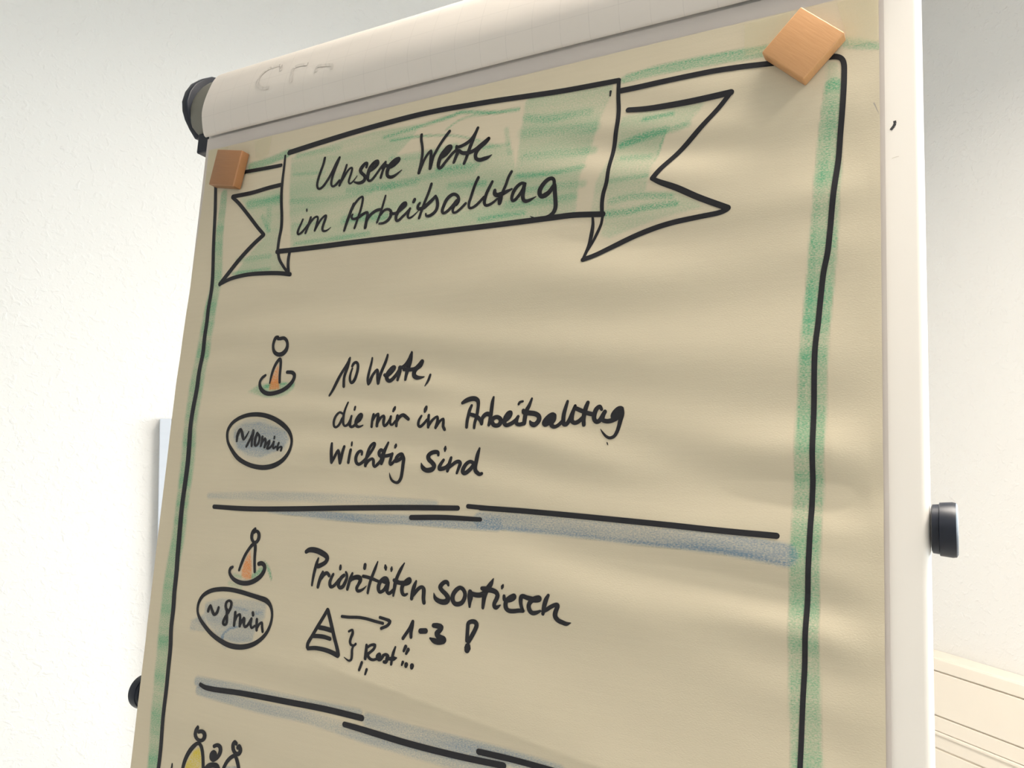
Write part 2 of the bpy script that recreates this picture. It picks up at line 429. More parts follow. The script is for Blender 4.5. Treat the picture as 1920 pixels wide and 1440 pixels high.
# ------------------------------------------------------------------ the poster: brown paper, marker and chalk
INK = [  # part, then "u,v,width" in millimetres on the sheet
 ('banner_outline', "-547.8,98.9,4.97 -500.3,102.6,4.86 -452.6,105.6,4.71 -394.4,107.7,4.52 -363.3,107.5,4.39 -334.4,106.1,4.3 -304.5,104.4,4.23 -271.4,102,4.13 -239.8,99.7,4.02 -206.2,98.3,3.91 -189.4,97.7,3.83"),
 ('banner_outline', "-553.3,96.3,2.22 -553.1,86.7,2.63 -552.7,68.7,3.01 -551.5,48.5,3.18 -549.4,30.6,3.3 -548.9,18.9,3.42 -550.1,7.4,3.29 -549.9,-5.4,3.11"),
 ('banner_outline', "-550.3,-5.6,4.5 -523.4,-6.5,4.5 -487.1,-7.1,4.48 -459.3,-7.4,4.46 -419.3,-8.1,4.43 -379,-8.6,4.41 -307.6,-9,4.28 -264.6,-9,4.21 -244.1,-9.1,4.13 -224.1,-9.5,4.03 -198.5,-12.2,3.92"),
 ('banner_outline', "-189.1,97.6,2.87 -189.1,83.4,2.94 -188.4,71.9,3.02 -188.5,62.6,3.1 -190.3,50.8,3.13 -192.1,37.2,2.92 -193.9,23.6,2.72 -195.3,12.7,2.86 -198.2,4,2.97 -199.3,-3.2,2.89 -199.3,-10.5,2.84"),
 ('banner_outline', "-554.8,64.9,4 -571.2,64.4,4.07 -595,62.8,4.09 -625.1,62.9,4.11"),
 ('banner_outline', "-625.5,62.3,3.42 -613.3,53.2,3.46 -596.2,37.8,3.49 -581.1,22.8,3.47 -572.9,15.3,3.41"),
 ('banner_outline', "-572.8,14.5,4.2 -586.6,5.6,4.31 -604,-7.9,4.44 -617,-19.8,4.53 -630.1,-32,4.56"),
 ('banner_outline', "-629.8,-32.1,3.53 -614.1,-27.8,3.65 -590,-25.8,3.72 -564.6,-26.8,3.76 -542.9,-28.8,3.74 -529.1,-31.2,3.76"),
 ('banner_outline', "-548.5,-7.8,3.11 -546.1,-13.8,2.93 -541.3,-20,2.72 -534,-27.6,2.62 -529.8,-31.1,2.56"),
 ('banner_outline', "-532.7,-8.9,3.42 -533.4,-15.1,3.37 -533,-22,3.26 -531.4,-29.5,3.19"),
 ('banner_outline', "-180.4,71.1,3.72 -167.4,69.3,3.94 -149.4,68.2,4.15 -132,67.7,4.23 -115,67.8,4.19 -99.5,68.2,4.15"),
 ('banner_outline', "-99.7,67.9,3.2 -108.1,58.4,3.3 -122.9,43.7,3.41 -139.5,28.1,3.49 -152.2,16,3.51 -157.5,9.9,3.51"),
 ('banner_outline', "-157.5,9.5,2.81 -151.9,6.2,3.48 -138.7,-0.2,4.09 -121.6,-10.1,4.02 -100.1,-21.1,3.95"),
 ('banner_outline', "-100.6,-22,3.28 -105,-23.5,3.29 -122.4,-24.9,3.37 -140.2,-26.3,3.48 -154.9,-28.6,3.56 -169.8,-32.4,3.65 -188.8,-39.3,3.64 -204.4,-45.6,3.55 -213.2,-48.1,3.41"),
 ('banner_outline', "-207.3,-13.6,1.78 -207,-19.1,2.3 -207.7,-26,2.83 -209.7,-36.6,2.53 -213.2,-47.8,2.2"),
 ('banner_outline', "-198.8,-14.3,2 -200,-20,2.11 -203.6,-28,2.22 -207.3,-35.3,1.88 -212.5,-44.8,1.55"),
 ('banner_outline', "-195.9,89.8,1.77 -196.2,86.3,1.18"),
 ('border_line', "-557.8,86.8,3.48 -580.7,87.3,3.53 -607.7,88,3.59 -632.1,88.4,3.64"),
 ('border_line.l', "-654.8,90.4,3.86 -652.7,72,3.96 -644.5,5.4,4.05 -642,-35.6,4.29 -642.6,-81.5,4.61 -646,-135,4.91 -648.1,-161.2,5.2 -647.8,-224.9,5.44 -647.4,-283.5,5.57 -645.6,-325.6,5.21 -642.8,-381.8,4.84 -640.1,-445.6,4.48 -639.3,-510.6,4.12 -639.3,-561.3,3.78"),
 ('border_line.r', "-186.7,88.5,4.01 -172.7,88.3,4 -154.5,88.5,3.98 -132.5,88.6,3.92 -111.2,88.3,3.84 -90.7,86.9,3.78 -79.5,85.7,3.76 -56.1,83,3.72 -33.7,80.6,3.69 -27.2,79.7,3.52 -23.6,77.4,3.06 -22,73.3,3.1 -21.8,62.5,3.18 -22.2,50.3,3.21 -23,38.3,3.22 -24.4,22.4,3.21 -25.7,3.4,3.21 -27.6,-12.3,3.21 -29.5,-28.9,3.18 -31,-46.5,3.16 -32.4,-60.9,3.17 -35.2,-75,3.15 -37,-92.3,3.11 -38.4,-109.6,3.08 -40.2,-127.6,3.05 -41.5,-201.1,2.97 -41.7,-214.2,2.96 -42.9,-246.4,2.94 -44.3,-278.1,2.92 -45.4,-309.4,2.89 -46.5,-340.1,2.84 -47.8,-370.5,2.78 -48.6,-393.2,2.74 -49.7,-423.9,2.69"),
 ('w:Unsere', "-497.8,84.3,2.62 -498.7,78.3,2.66 -501.6,69.9,2.68 -504,62.5,2.65 -504.6,56.9,2.5 -503.3,53.9,1.94 -500.6,53.2,2.18 -496.6,55.2,2.5 -492.6,59.2,2.6 -488.6,64.2,2.63 -484.9,70.3,2.63 -481.2,77.4,2.63 -478.4,81.3,2.62"),
 ('w:Unsere', "-478.4,81.3,2.62 -480.4,75.8,2.62 -483.4,68.5,2.62 -485.8,61.7,2.6 -486.5,56.7,2.47 -485.5,53.8,1.95 -483.2,53.2,2.13 -479.9,54.7,2.44 -476.4,57.7,2.5"),
 ('w:Unsere', "-468.3,72,2.43 -469.4,68.3,2.44 -471.4,63.6,2.45 -473.6,58.3,2.45 -475.9,53.1,2.45"),
 ('w:Unsere', "-474.6,55.4,2.29 -470.5,60.9,2.23 -466.1,66.3,2.12 -462.9,68.3,1.91 -461.1,67.8,1.93 -461.5,64.5,2.29 -463.1,59.7,2.37 -464.5,55.4,2.26 -463.6,53.1,1.56 -461.5,53,1.69 -458,55.4,1.3 -454.4,59.1,0.78"),
 ('w:Unsere', "-443.3,66.1,2.56 -442.7,69.5,2.49 -444.9,69.9,2.99 -448.3,67.4,3.66 -450.4,64.3,3.86 -449.1,61.3,3.03 -445.8,58.5,2.9 -444.3,56.1,3.47 -445.8,53,3.36 -450.2,51.7,2.77 -454.6,52.4,2.03 -457.5,53.6,1.43"),
 ('w:Unsere', "-440,61.1,2.32 -436.2,62.5,2.66 -432.3,64.8,3.08 -429.9,67.4,3.49 -430.1,69.7,2.74 -432.7,69.4,3.52 -436.1,67.2,3.8 -439.1,63.9,3.83 -440.8,59.7,3.63 -441.2,55.3,3.13 -440,52.4,2.16 -437.5,52,2.26 -433.6,54.6,2.35 -429.3,58.9,2.28 -425,63.6,2.27 -420.6,67.1,2.23"),
 ('w:Unsere', "-420.6,67.1,2.5 -421.4,63.1,2.54 -423.6,58.5,2.55 -425.4,53.1,2.54"),
 ('w:Unsere', "-423.6,61.4,2.48 -420.9,63.7,3.26 -416.7,62.8,2.39"),
 ('w:Unsere', "-417.1,61.4,2.61 -413.1,61.7,3.15 -408.1,64.3,3.67 -405.2,67.2,3.98 -406.1,68.1,3.16 -409,67.4,3.59 -412.8,65.1,3.79 -416.3,61.7,3.89 -417.9,57.6,3.71 -417.5,53.8,3.12 -415,52,2.72 -411.5,51.7,2.76 -407,53.2,2.07 -401,56.4,0.81"),
 ('w:Werte', "-381.2,87.1,2.61 -381.1,82.5,2.52 -379.6,76.9,2.46 -378.5,71.4,2.55 -378.5,65.2,2.65 -379.5,57.7,2.71 -381.3,50.6,2.73"),
 ('w:Werte', "-381.1,50.6,2.77 -378.3,56.5,2.59 -375.3,62.7,2.42 -371.8,67.4,2.58 -369.1,69.5,2.17 -368.5,66.8,2.64 -368.6,62.1,2.81 -368.7,56.4,2.76 -368.9,52.7,2.7"),
 ('w:Werte', "-368.7,52.7,2.82 -367.3,57.1,2.69 -365.9,63,2.6 -362.6,69.1,2.68 -358.3,75.5,2.74 -354.3,80.5,2.79 -350.4,84.7,2.83"),
 ('w:Werte', "-357.6,60.7,2.74 -352.9,62.7,3.16 -349.4,65.9,3.57 -347.7,68.9,3.68 -348.4,70.2,2.9 -350.8,69.7,3.39 -354,66.7,3.51 -357.2,63,3.54 -359.2,57.6,3.46 -359.6,53.5,2.99 -358.4,51,2.22 -356,51.9,2.71 -352.8,55.2,2.66 -348.8,59.2,2.65 -344.9,63,2.62 -340.8,65.6,2.57"),
 ('w:Werte', "-341.4,68.9,2.32 -341.1,65.9,2.62 -339.8,62.8,3.24 -341.3,58.4,2.96 -343,54,2.51"),
 ('w:Werte', "-341.3,67.8,2.47 -337.3,68,2.73 -332.2,69.4,2.92 -327.2,72.2,2.79 -323.4,76.7,2.65 -320.4,82.3,2.5"),
 ('w:Werte', "-320.5,82.4,2.48 -323.1,76.1,3.01 -325.7,69.2,3.25 -328.2,62,2.91 -330.3,55.1,2.71 -331.9,51.2,2.59"),
 ('w:Werte', "-338.4,64.4,2.61 -335.3,61.8,2.85 -331.5,60.7,3.18 -326.3,60.7,3.13 -321.3,62.2,3.19 -316.4,65.2,3.26 -312,67.9,3.25 -308.6,70,3.25"),
 ('w:Werte', "-308.6,70,3.33 -311.4,67.1,3.45 -315.8,64.2,3.5 -319.4,60.7,3.48 -320.6,56.7,3.23 -319.3,53.3,2.8 -315.9,51.7,3.16 -311.3,52,3.39 -307.3,52.7,2.62 -303.9,54.4,0.74"),
 ('w:im', "-516.5,34.6,1.32 -516.3,33.6,1.84 -516.1,32,1.05"),
 ('w:im', "-520.5,24.3,2.13 -522.3,19.9,2.37 -524.4,15.5,2.61 -525.2,11.5,2.59 -523.9,9.4,1.97 -520.4,10.4,2.45 -516.2,14,2.32 -512.2,18.6,2.05"),
 ('w:im', "-510,25.1,2.51 -511.1,21.1,2.51 -512.5,16.1,2.51 -514.2,9.7,2.51"),
 ('w:im', "-512.9,14.1,2.52 -510.3,19.4,2.49 -506.2,23.5,2.33 -502.5,25,1.92 -500.5,23.8,2.13 -500.4,20.2,2.42 -501.3,15.3,2.45 -502.2,10.7,2.46"),
 ('w:im', "-501.8,11.8,2.34 -498.9,17,2.38 -495,22.1,2.36 -490.9,24.5,2.25 -490,23.9,2.6 -490.4,20.5,2.84 -491.7,16.1,2.84 -492.4,12.1,2.72 -491.4,9.2,2.19 -488.8,8.3,2.02 -485.1,9.1,1.5 -481.5,11.2,0.73"),
 ('w:Arbeitsalltag', "-456.4,31.9,2.36 -458.3,26.3,3.04 -460.1,20.1,3.2 -462.3,12.4,3 -463.7,5.9,2.6"),
 ('w:Arbeitsalltag', "-457.7,26.2,2.5 -455.2,31.3,2.48 -450.8,35.9,2.37 -447,37.6,2.01 -445.8,36.5,2.27 -445.9,30.6,2.39 -447.2,22.8,2.43 -449.1,15.2,2.44 -451.2,6.9,2.44"),
 ('w:Arbeitsalltag', "-456,20.9,1.96 -456.9,19.2,2.27 -455.7,16.8,2.1 -452.2,16.1,2.44 -447.5,17.5,2.85 -442.9,19.8,2.79 -439,20.9,2.36 -437.6,19.4,2.83 -437.6,14.7,3.06 -437.9,9.4,3.08 -438.1,5.6,3.07"),
 ('w:Arbeitsalltag', "-438.2,9.4,2.54 -436.1,15,2.85 -432.1,19.1,2.99 -427,21.4,2.84 -423.5,21.6,2.75"),
 ('w:Arbeitsalltag', "-418.6,34.6,1.85 -419.8,29.1,2.22 -421.2,22,2.34 -422.8,14.9,2.32 -424.5,8.9,2.24"),
 ('w:Arbeitsalltag', "-421.7,16.2,2.45 -418.6,19.7,2.57 -414.6,20.7,2.33 -411,19.1,2.35 -409.4,16.1,2.94 -409.8,12.3,3.07 -412.8,8.8,2.78 -417.3,7.2,2.27 -421.7,7.4,1.95"),
 ('w:Arbeitsalltag', "-410.1,15.9,2.48 -404.8,15.2,2.62 -401.3,16.7,2.85"),
 ('w:Arbeitsalltag', "-402,15.6,2.68 -397.2,19.2,3.04 -394.2,22.1,3.49 -394.4,24.1,2.7 -396.5,23.7,3.36 -399.4,20.9,3.49 -401.8,16,3.34 -403,11.4,3.05 -401.8,7.9,2.38 -399.5,7.6,2.6 -395.8,10.5,2.62 -391.1,14.6,2.49 -388.3,17.5,2.36"),
 ('w:Arbeitsalltag', "-388.4,17.8,2.24 -389.2,14.3,2.41 -389.6,11.1,2.43 -388.3,8.6,1.8 -385.8,8.7,1.92 -382.4,10.8,1.36 -378.5,14.1,0.69"),
 ('w:Arbeitsalltag', "-384.5,26,2.98 -385.2,24.1,2.98"),
 ('w:Arbeitsalltag', "-366.7,38,2.58 -369.3,30.9,2.58 -372.4,22.9,2.57 -374.5,15.7,2.55 -376.4,7,2.54"),
 ('w:Arbeitsalltag', "-378.1,21.6,2.37 -379.7,19.2,2.85 -379,16.5,2.67 -376.5,15.9,3.25 -372.5,17,3.65 -368.4,20,3.46 -364.3,23.2,3.12 -361.5,25.8,2.74"),
 ('w:Arbeitsalltag', "-361.5,25.8,2.36 -359.7,23,2.62 -358.2,17.2,2.9 -358.8,12.6,3.1 -361.5,9.5,2.99 -365.6,7.7,2.7 -368.9,8.2,1.94 -369.8,10.3,1.52"),
 ('w:Arbeitsalltag', "-338,14.9,2.8 -336.4,17.4,2.89 -336.4,20.6,2.67 -338.4,23.4,2.47 -342,24.9,2.78 -346.1,23.6,3.18 -349.5,20.2,3.2 -351.5,14.9,3.04 -352.3,10.8,2.74 -350.9,8.4,2.18 -348,9,2.62 -344.1,12,2.71 -340.7,15.7,2.71 -338.3,18.6,2.68"),
 ('w:Arbeitsalltag', "-338.5,18.2,2.46 -340,14.2,2.45 -341.2,10.3,2.36 -340.3,7.7,1.93 -337.9,7.4,2.2 -334.4,9.4,2.37 -328.6,14.5,2.39"),
 ('w:Arbeitsalltag', "-316.3,35.8,2.54 -319.1,31.2,2.53 -321.7,25.2,2.52 -323.8,18.7,2.5 -325.1,13.9,2.43 -324.4,10.2,2.07 -322.1,9.5,2.2 -318.1,11.1,2.4 -313.8,14.5,2.45 -310.3,17.6,2.45"),
 ('w:Arbeitsalltag', "-301.9,29.8,2.37 -304.6,25.8,2.59 -307.3,21.3,2.8 -308.8,17,2.81 -309.5,13,2.69 -308.2,10.3,2.2 -305.4,9.9,2.37 -301.1,11.4,2.17 -296.8,14.2,1.85"),
 ('w:Arbeitsalltag', "-282.8,35.4,2.43 -285.7,31,2.42 -288.2,25.1,2.42 -290.8,20.2,2.53 -292.5,16.4,2.63"),
 ('w:Arbeitsalltag', "-292.7,18.2,3.1 -293.7,14,4.3 -294.1,10.2,3.33"),
 ('w:Arbeitsalltag', "-299.3,21.7,3.04 -299.4,19.4,3.42 -297.3,17.6,3.43 -293.6,17.7,3.58 -288.8,18.8,2.99 -282.3,20.6,1.45"),
 ('w:Arbeitsalltag', "-269.1,22.9,2.12 -272.7,23.9,2.41 -277.1,21.9,2.76 -280.7,17.8,2.91 -282.3,13.2,2.67 -281.7,10.6,2.1 -279.5,10.7,2.38 -275.9,13.6,2.59 -272.3,17.5,2.74 -269.9,21.5,2.88"),
 ('w:Arbeitsalltag', "-270.1,22.4,2.97 -270.9,17.7,3.16 -271.6,13,3.16 -270.8,9.5,2.77 -268.2,8.2,2.7 -264.2,8.9,2.09 -258.9,10.7,0.66"),
 ('w:Arbeitsalltag', "-241.8,17.7,2.73 -242.1,21.8,2.58 -244.2,23.5,2.62 -247.8,22.9,3.08 -252,19.9,3.3 -255.1,15.8,3.64 -255.5,12.6,3.58 -253.8,10.2,3.26 -250.8,10.5,3.74 -246.8,12.4,3.43 -242.5,17,2.96"),
 ('w:Arbeitsalltag', "-241.6,17.3,3.19 -241.3,11.2,3.24 -240.8,4.8,3.21 -240.7,-0.8,3.25 -242.6,-5,3.21 -246.6,-7.5,2.83 -252.5,-8.3,2.41 -258.5,-8,1.69 -263.9,-5.3,0.49"),
 ('w:10', "-464.9,-152.3,1.94 -459.4,-144.5,2.63 -453.4,-135.4,2.78 -447.6,-125.3,2.66 -444.3,-117.8,1.97"),
 ('w:10', "-444.8,-119.1,2.82 -445.9,-128,3.11 -447.7,-136.7,2.68 -448.1,-144.1,2.81"),
 ('w:10', "-439.6,-128,1.82 -440.6,-133.6,2.23 -440.5,-139,2.52 -438.8,-141.3,2.26 -435.7,-139.4,2.85 -433.4,-133.8,2.78 -433.1,-127.9,2.64 -434.4,-123.6,2.4 -436.9,-122.1,2.31 -439.2,-123.4,2.71 -440.1,-125.5,2.51"),
 ('w:Werte2', "-418.4,-118.8,1.77 -418.9,-124.6,2.25 -419.4,-132.6,2.57 -419.7,-139.5,2.55 -419,-142.9,2.15 -417.3,-140.6,2.94 -414.6,-134.8,2.76 -411.1,-130.1,2.41 -409.6,-132.3,2.74 -408.7,-137.6,2.75 -407.8,-142.4,2.58"),
 ('w:Werte2', "-407.6,-142.1,2.67 -406.3,-135.6,2.87 -404.7,-128.8,2.94 -402.7,-122,2.71 -401,-116.7,2"),
 ('w:Werte2', "-401.4,-134.9,2.6 -399.1,-135.8,3.25 -394.6,-132.3,3.89 -392.7,-128.7,4.15 -394,-128.3,3.59 -396.6,-131.1,3.86 -398.5,-134.8,3.87 -398.1,-138.7,3.38 -395.4,-140.6,3.07 -392,-139.1,3.33 -388,-134,3.14 -385.6,-128.4,2.98"),
 ('w:Werte2', "-386.4,-128.4,3.15 -385.6,-133,3.59 -386.3,-139.8,2.33"),
 ('w:Werte2', "-374.1,-115.5,1.93 -375.8,-121.9,3.86 -377.3,-128.6,4.11 -377.8,-133.8,3.19 -378,-139.7,2.29"),
 ('w:Werte2', "-386.3,-129.6,2.89 -381.6,-127.2,3.25 -377.9,-122.9,3.21 -374.9,-117.3,2.56"),
 ('w:Werte2', "-381.3,-130.3,3.09 -375.6,-130.7,3.12 -370,-130.1,3.34 -365.9,-126.9,3.59 -363.1,-124,3.64"),
 ('w:Werte2', "-363,-123.9,3.52 -364.6,-127.5,3.56 -368.1,-129.9,3.63 -370,-133,3.81 -369.4,-136.3,3.55 -366.4,-138.1,3.46 -362.4,-138.3,2.42 -358.6,-137.6,0.84"),
 ('w:Werte2', "-352.8,-136.1,2.11 -353.9,-141,2.22 -356.7,-145.9,0.73"),
 ('w:die', "-445.5,-169.4,1.82 -449.2,-168.3,1.94 -453.5,-171.8,2.3 -455.7,-177,2.42 -455.1,-180.8,2.18 -452.8,-181.8,1.9 -449.1,-179.4,2.23 -445.6,-173.9,2.31"),
 ('w:die', "-441.3,-159.2,1.75 -442.9,-164.8,2.15 -444.2,-172.1,2.54 -444.3,-178.2,2.47 -442.5,-180.5,1.92 -438.9,-179.3,2.19 -435.8,-175.1,2.25"),
 ('w:die', "-434.6,-171.8,2.03 -435.8,-175.8,2.51 -436.3,-180,2.73 -434.4,-181.4,2.17 -431,-180,2.33 -427.6,-176.3,2.17"),
 ('w:die', "-431.9,-163.4,2.03 -432,-165.8,2.03"),
 ('w:die', "-428.6,-177.2,2.71 -424.7,-174.8,3.08 -423.1,-171.2,3.39 -424.4,-170.5,2.95 -427.5,-173.6,3.13 -429.4,-177.5,3.11 -428.5,-180.5,2.65 -425.5,-181.3,1.87 -421.1,-179.9,1.01"),
 ('w:mir', "-409.4,-170.3,2.27 -410.3,-174.5,2.27 -411.3,-181.1,2.27"),
 ('w:mir', "-410.2,-175.7,2.18 -406.9,-171.3,2.22 -404.2,-169.8,1.96 -404,-172.2,2.58 -404.7,-176.3,2.64 -405.3,-180.3,2.7"),
 ('w:mir', "-405,-178.7,2.16 -401.4,-173.6,2.26 -398.1,-171.6,2.07 -397.2,-173.1,2.66 -397.9,-177.5,2.66 -397.1,-180.3,2.14 -394.2,-179.1,2.3 -391,-175.1,2.22 -389.8,-172.2,2.05"),
 ('w:mir', "-389.9,-172.3,2.21 -390.5,-176.3,2.19 -389.7,-179.2,1.91 -387.7,-179.1,1.94 -384.7,-176.3,2.03"),
 ('w:mir', "-387.1,-164.1,2.2 -387.5,-165.5,2.93 -388.1,-167.2,2.2"),
 ('w:mir', "-382.9,-171.6,2.48 -383.3,-175.7,2.48 -383.7,-180.2,2.47"),
 ('w:mir', "-382.5,-175.7,2.39 -380.3,-172.5,2.88 -376.9,-170.9,2.77 -373.1,-172.9,2.88 -370.7,-174.5,2.63"),
 ('w:im2', "-357.4,-171.8,1.94 -359.5,-175.7,2.3 -359.9,-179.6,2.5 -358.3,-180.9,2.19 -354.3,-178.5,2.29 -351.2,-175.1,2.11"),
 ('w:im2', "-353.7,-164.1,2.52 -354.1,-165.9,3.09 -354.4,-167.8,2.24"),
 ('w:im2', "-349.8,-171.2,2.35 -349.7,-175.6,2.35 -349.6,-181.2,2.34"),
 ('w:im2', "-349.3,-180.2,2.27 -345.6,-175.4,2.2 -341.1,-172.4,1.98 -340.2,-174.1,2.31 -340.9,-178.5,2.33 -342,-181.7,2.32"),
 ('w:im2', "-341.1,-180.7,2.11 -337.4,-175.9,2.16 -334.5,-174.4,2.02 -334.1,-177.9,2.45 -334.2,-180.7,2.46 -332.8,-183.2,2.4"),
 ('w:Arbeitsalltag2', "-317.3,-160.8,2.42 -314.3,-159.1,3.37 -309.7,-157.5,3.65 -305.3,-157.4,3.47 -302.7,-158.9,3.23 -301.8,-161.8,2.75 -301.8,-166.6,2.58 -302.1,-172.1,2.59 -303,-177.2,2.44 -303.3,-181.8,1.98"),
 ('w:Arbeitsalltag2', "-308.1,-163.1,2.18 -309.4,-166.6,2.65 -310.1,-171.4,2.71 -310.6,-176.2,2.57 -310.7,-181.1,2.43"),
 ('w:Arbeitsalltag2', "-308.9,-170.3,2.56 -305.2,-171.2,2.83 -301.6,-172.5,2.97 -298,-175.4,2.91 -296.4,-178.4,2.42"),
 ('w:Arbeitsalltag2', "-296.4,-177.2,2.54 -296.6,-174.3,2.89 -294.9,-171.4,3.27 -292.5,-170.1,3.33 -290.1,-170.7,3.25"),
 ('w:Arbeitsalltag2', "-287.9,-156.3,1.7 -288.5,-160.1,2.71 -288.8,-166.7,2.95 -288.9,-173.2,2.95 -289.5,-179.2,2.36"),
 ('w:Arbeitsalltag2', "-287.2,-175.4,3.42 -285.5,-173.4,3.26 -282.6,-172.7,3.01 -279.8,-174.1,3.17 -278.8,-176.5,3.48 -279.9,-178.8,3.34 -282.1,-179.7,3.04 -284.9,-179.2,3.07 -286.7,-177.2,3.21"),
 ('w:Arbeitsalltag2', "-275.6,-175.7,3.1 -273,-173.9,3.37 -271.4,-171.4,3.69 -271.1,-169.3,3.49 -272.5,-169.5,3.53 -274.4,-172,3.69 -275.3,-175,3.73 -275.3,-177.5,3.39 -273.7,-179.3,2.85 -271.1,-178.8,2.96 -267.9,-177.2,3.07 -265.2,-174.7,2.77 -263.8,-172.3,2.41"),
 ('w:Arbeitsalltag2', "-264,-172.5,2.44 -264.7,-175.7,2.68 -264.3,-177.9,2.7 -262.2,-178.7,2.75 -259.4,-178.2,2.9 -257.6,-177.5,2.94"),
 ('w:Arbeitsalltag2', "-264.3,-162.2,1.85 -263.3,-160.7,1.91 -260.7,-160,1.62"),
 ('w:Arbeitsalltag2', "-252.7,-157.8,1.61 -254.7,-163.3,2.65 -256.8,-167.6,3.23 -257.6,-172.5,3.22 -257.7,-177.7,3.21"),
 ('w:Arbeitsalltag2', "-259.6,-167.4,2.71 -259,-168.8,3.18 -253.5,-169.4,3.52 -248.7,-170.1,3.5 -245.7,-171.8,3.47 -245,-174.3,3.55 -246.2,-176.9,3.47 -248.6,-178.7,3.57 -251.2,-178,3.21 -252.9,-175.9,1.34"),
 ('w:Arbeitsalltag2', "-232,-171.8,3.2 -233.3,-170.7,3.21 -235.9,-171.8,3.51 -238.9,-174.7,3.64 -240.2,-177.3,3.64 -239.3,-178.6,3.15 -237.3,-177.7,3.3 -234.5,-175.1,3.27 -232.4,-172.9,3.2"),
 ('w:Arbeitsalltag2', "-232.1,-171.4,3.29 -232.3,-174.4,3.49 -234.2,-177.3,3.71 -233,-179.7,3 -230.6,-180.2,2.61 -227.4,-178.4,2.61 -224.9,-175.8,2.53"),
 ('w:Arbeitsalltag2', "-221.3,-160.4,2.03 -222.5,-164.8,2.59 -223.8,-170,2.97 -224.1,-175.1,3.04 -223.4,-178.2,2.88 -221.4,-178.2,2.91 -219.1,-175.1,2.86 -217,-170,2.6 -214.6,-164,2.25"),
 ('w:Arbeitsalltag2', "-214.6,-164,2.25 -216.2,-168.9,2.79 -217,-173.6,3.1 -216.5,-176,3.02 -214.2,-177.1,2.9 -211.1,-176,2.91 -208.1,-173.3,2.69"),
 ('w:Arbeitsalltag2', "-204.1,-161.5,2.61 -205.4,-165,3.17 -206.6,-170,3.32 -207.1,-174.4,2.99 -206.7,-178.5,2.74"),
 ('w:Arbeitsalltag2', "-213.2,-166.2,3.04 -209.2,-167.8,3.03 -204.4,-169.5,3.01 -199.4,-170.6,3"),
 ('w:Arbeitsalltag2', "-192.5,-166.9,2.2 -194.1,-164.7,2.68 -196.7,-166.5,3.17 -198.1,-170.1,3.28 -198.3,-174,3.2 -196.3,-176.3,2.99 -193.6,-175.1,3.1 -191.1,-171.1,3.03 -189.7,-168.7,2.92"),
 ('w:Arbeitsalltag2', "-189.7,-168.3,2.31 -190.9,-171.5,2.77 -191.3,-174.7,2.98 -188.2,-175.8,2.95 -184.5,-175.4,3.11 -180.4,-173.7,3.26"),
 ('w:Arbeitsalltag2', "-182.2,-174.4,3.15 -183.1,-171.9,3.38 -181.3,-168.7,3.46 -178.4,-166.4,3.35 -176.5,-166.6,3.34 -176.8,-169.2,3.46 -179,-171.9,3.29 -181.9,-173.3,3.1"),
 ('w:Arbeitsalltag2', "-176,-166.2,2.32 -175.8,-170.1,3.15 -177,-175.1,3.01 -178.2,-180,2.63 -179.6,-183.9,2.47 -181.7,-187.1,2.2 -185,-188.3,1.97 -188.1,-187.1,1.79 -190.9,-184.3,1.31 -192.8,-181.7,0.37"),
 ('w:Arbeitsalltag2', "-187,-191.6,0.52 -186.6,-192.6,0.81 -186,-193.7,0.37"),
 ('w:wichtig', "-455.4,-196.7,2.12 -455,-203.2,3.07 -454.5,-209.2,3.16 -454.1,-213.6,2.95"),
 ('w:wichtig', "-453.8,-213.4,2.52 -450.7,-208.7,2.65 -447.1,-203,2.51 -445.9,-205,2.74 -445.1,-209.8,2.79 -444.2,-213.9,2.78"),
 ('w:wichtig', "-444.1,-213.7,2.81 -442.8,-208.9,2.81 -441.6,-203.3,2.75 -440.5,-199.4,2.6"),
 ('w:wichtig', "-432.7,-202.1,2.58 -433.6,-207.9,2.58 -434.4,-213.3,2.58"),
 ('w:wichtig', "-432.4,-195.2,1.54 -432.3,-196.7,1.94 -432.1,-198.1,1.53"),
 ('w:wichtig', "-419.5,-205.8,2.22 -419.7,-203.6,2.35 -421.9,-203,2.47 -424.4,-205,2.93 -426,-209.3,3.07 -425.1,-213.1,2.9 -422.5,-214.6,2.51 -418.8,-213.1,2.7 -414.6,-209.8,2.68"),
 ('w:wichtig', "-414.1,-209.2,2.46 -410.6,-204.6,2.52 -407.6,-199.9,2.63 -406.7,-196.5,2.68 -407.8,-195.6,2.17 -410.2,-197.3,2.58 -412.3,-201.1,2.75 -413.5,-206.3,2.81 -414.4,-211.8,2.81 -414.7,-215.5,2.81"),
 ('w:wichtig', "-414.1,-214.1,2.67 -411,-210.9,2.54 -407.2,-209.4,2.25 -405.9,-211.1,2.78 -405.5,-214.6,2.76 -404,-216.1,2.27 -401.2,-214.1,2.57 -397.4,-210.5,2.6"),
 ('w:wichtig', "-392.2,-194.9,1.93 -394.3,-200,2.91 -396,-205.5,3.91 -396.5,-209.7,4.41 -396.9,-213,2.94"),
 ('w:wichtig', "-397.1,-202,2.49 -399.4,-201.4,2.67 -400.6,-203.6,3.15 -399.4,-206.5,2.73 -396.5,-207.4,2.49"),
 ('w:wichtig', "-396.6,-206.9,2.34 -391.3,-206.3,2.75 -386.3,-205,2.55"),
 ('w:wichtig', "-386.3,-204.7,2.71 -387.1,-208.7,2.71 -387.6,-212.6,2.73 -386.7,-213.8,2.29 -384.4,-212.1,2.47 -382,-209.4,2.25"),
 ('w:wichtig', "-383.8,-196.4,1.74 -383.9,-197.5,2.7 -384.2,-198.8,1.93"),
 ('w:wichtig', "-381.2,-210.7,2.86 -381.4,-208.2,3.01 -379.5,-205.7,2.87 -376.6,-204.5,2.66 -375.2,-206,3.32 -376.6,-208.5,3.05 -380.3,-210.5,2.9"),
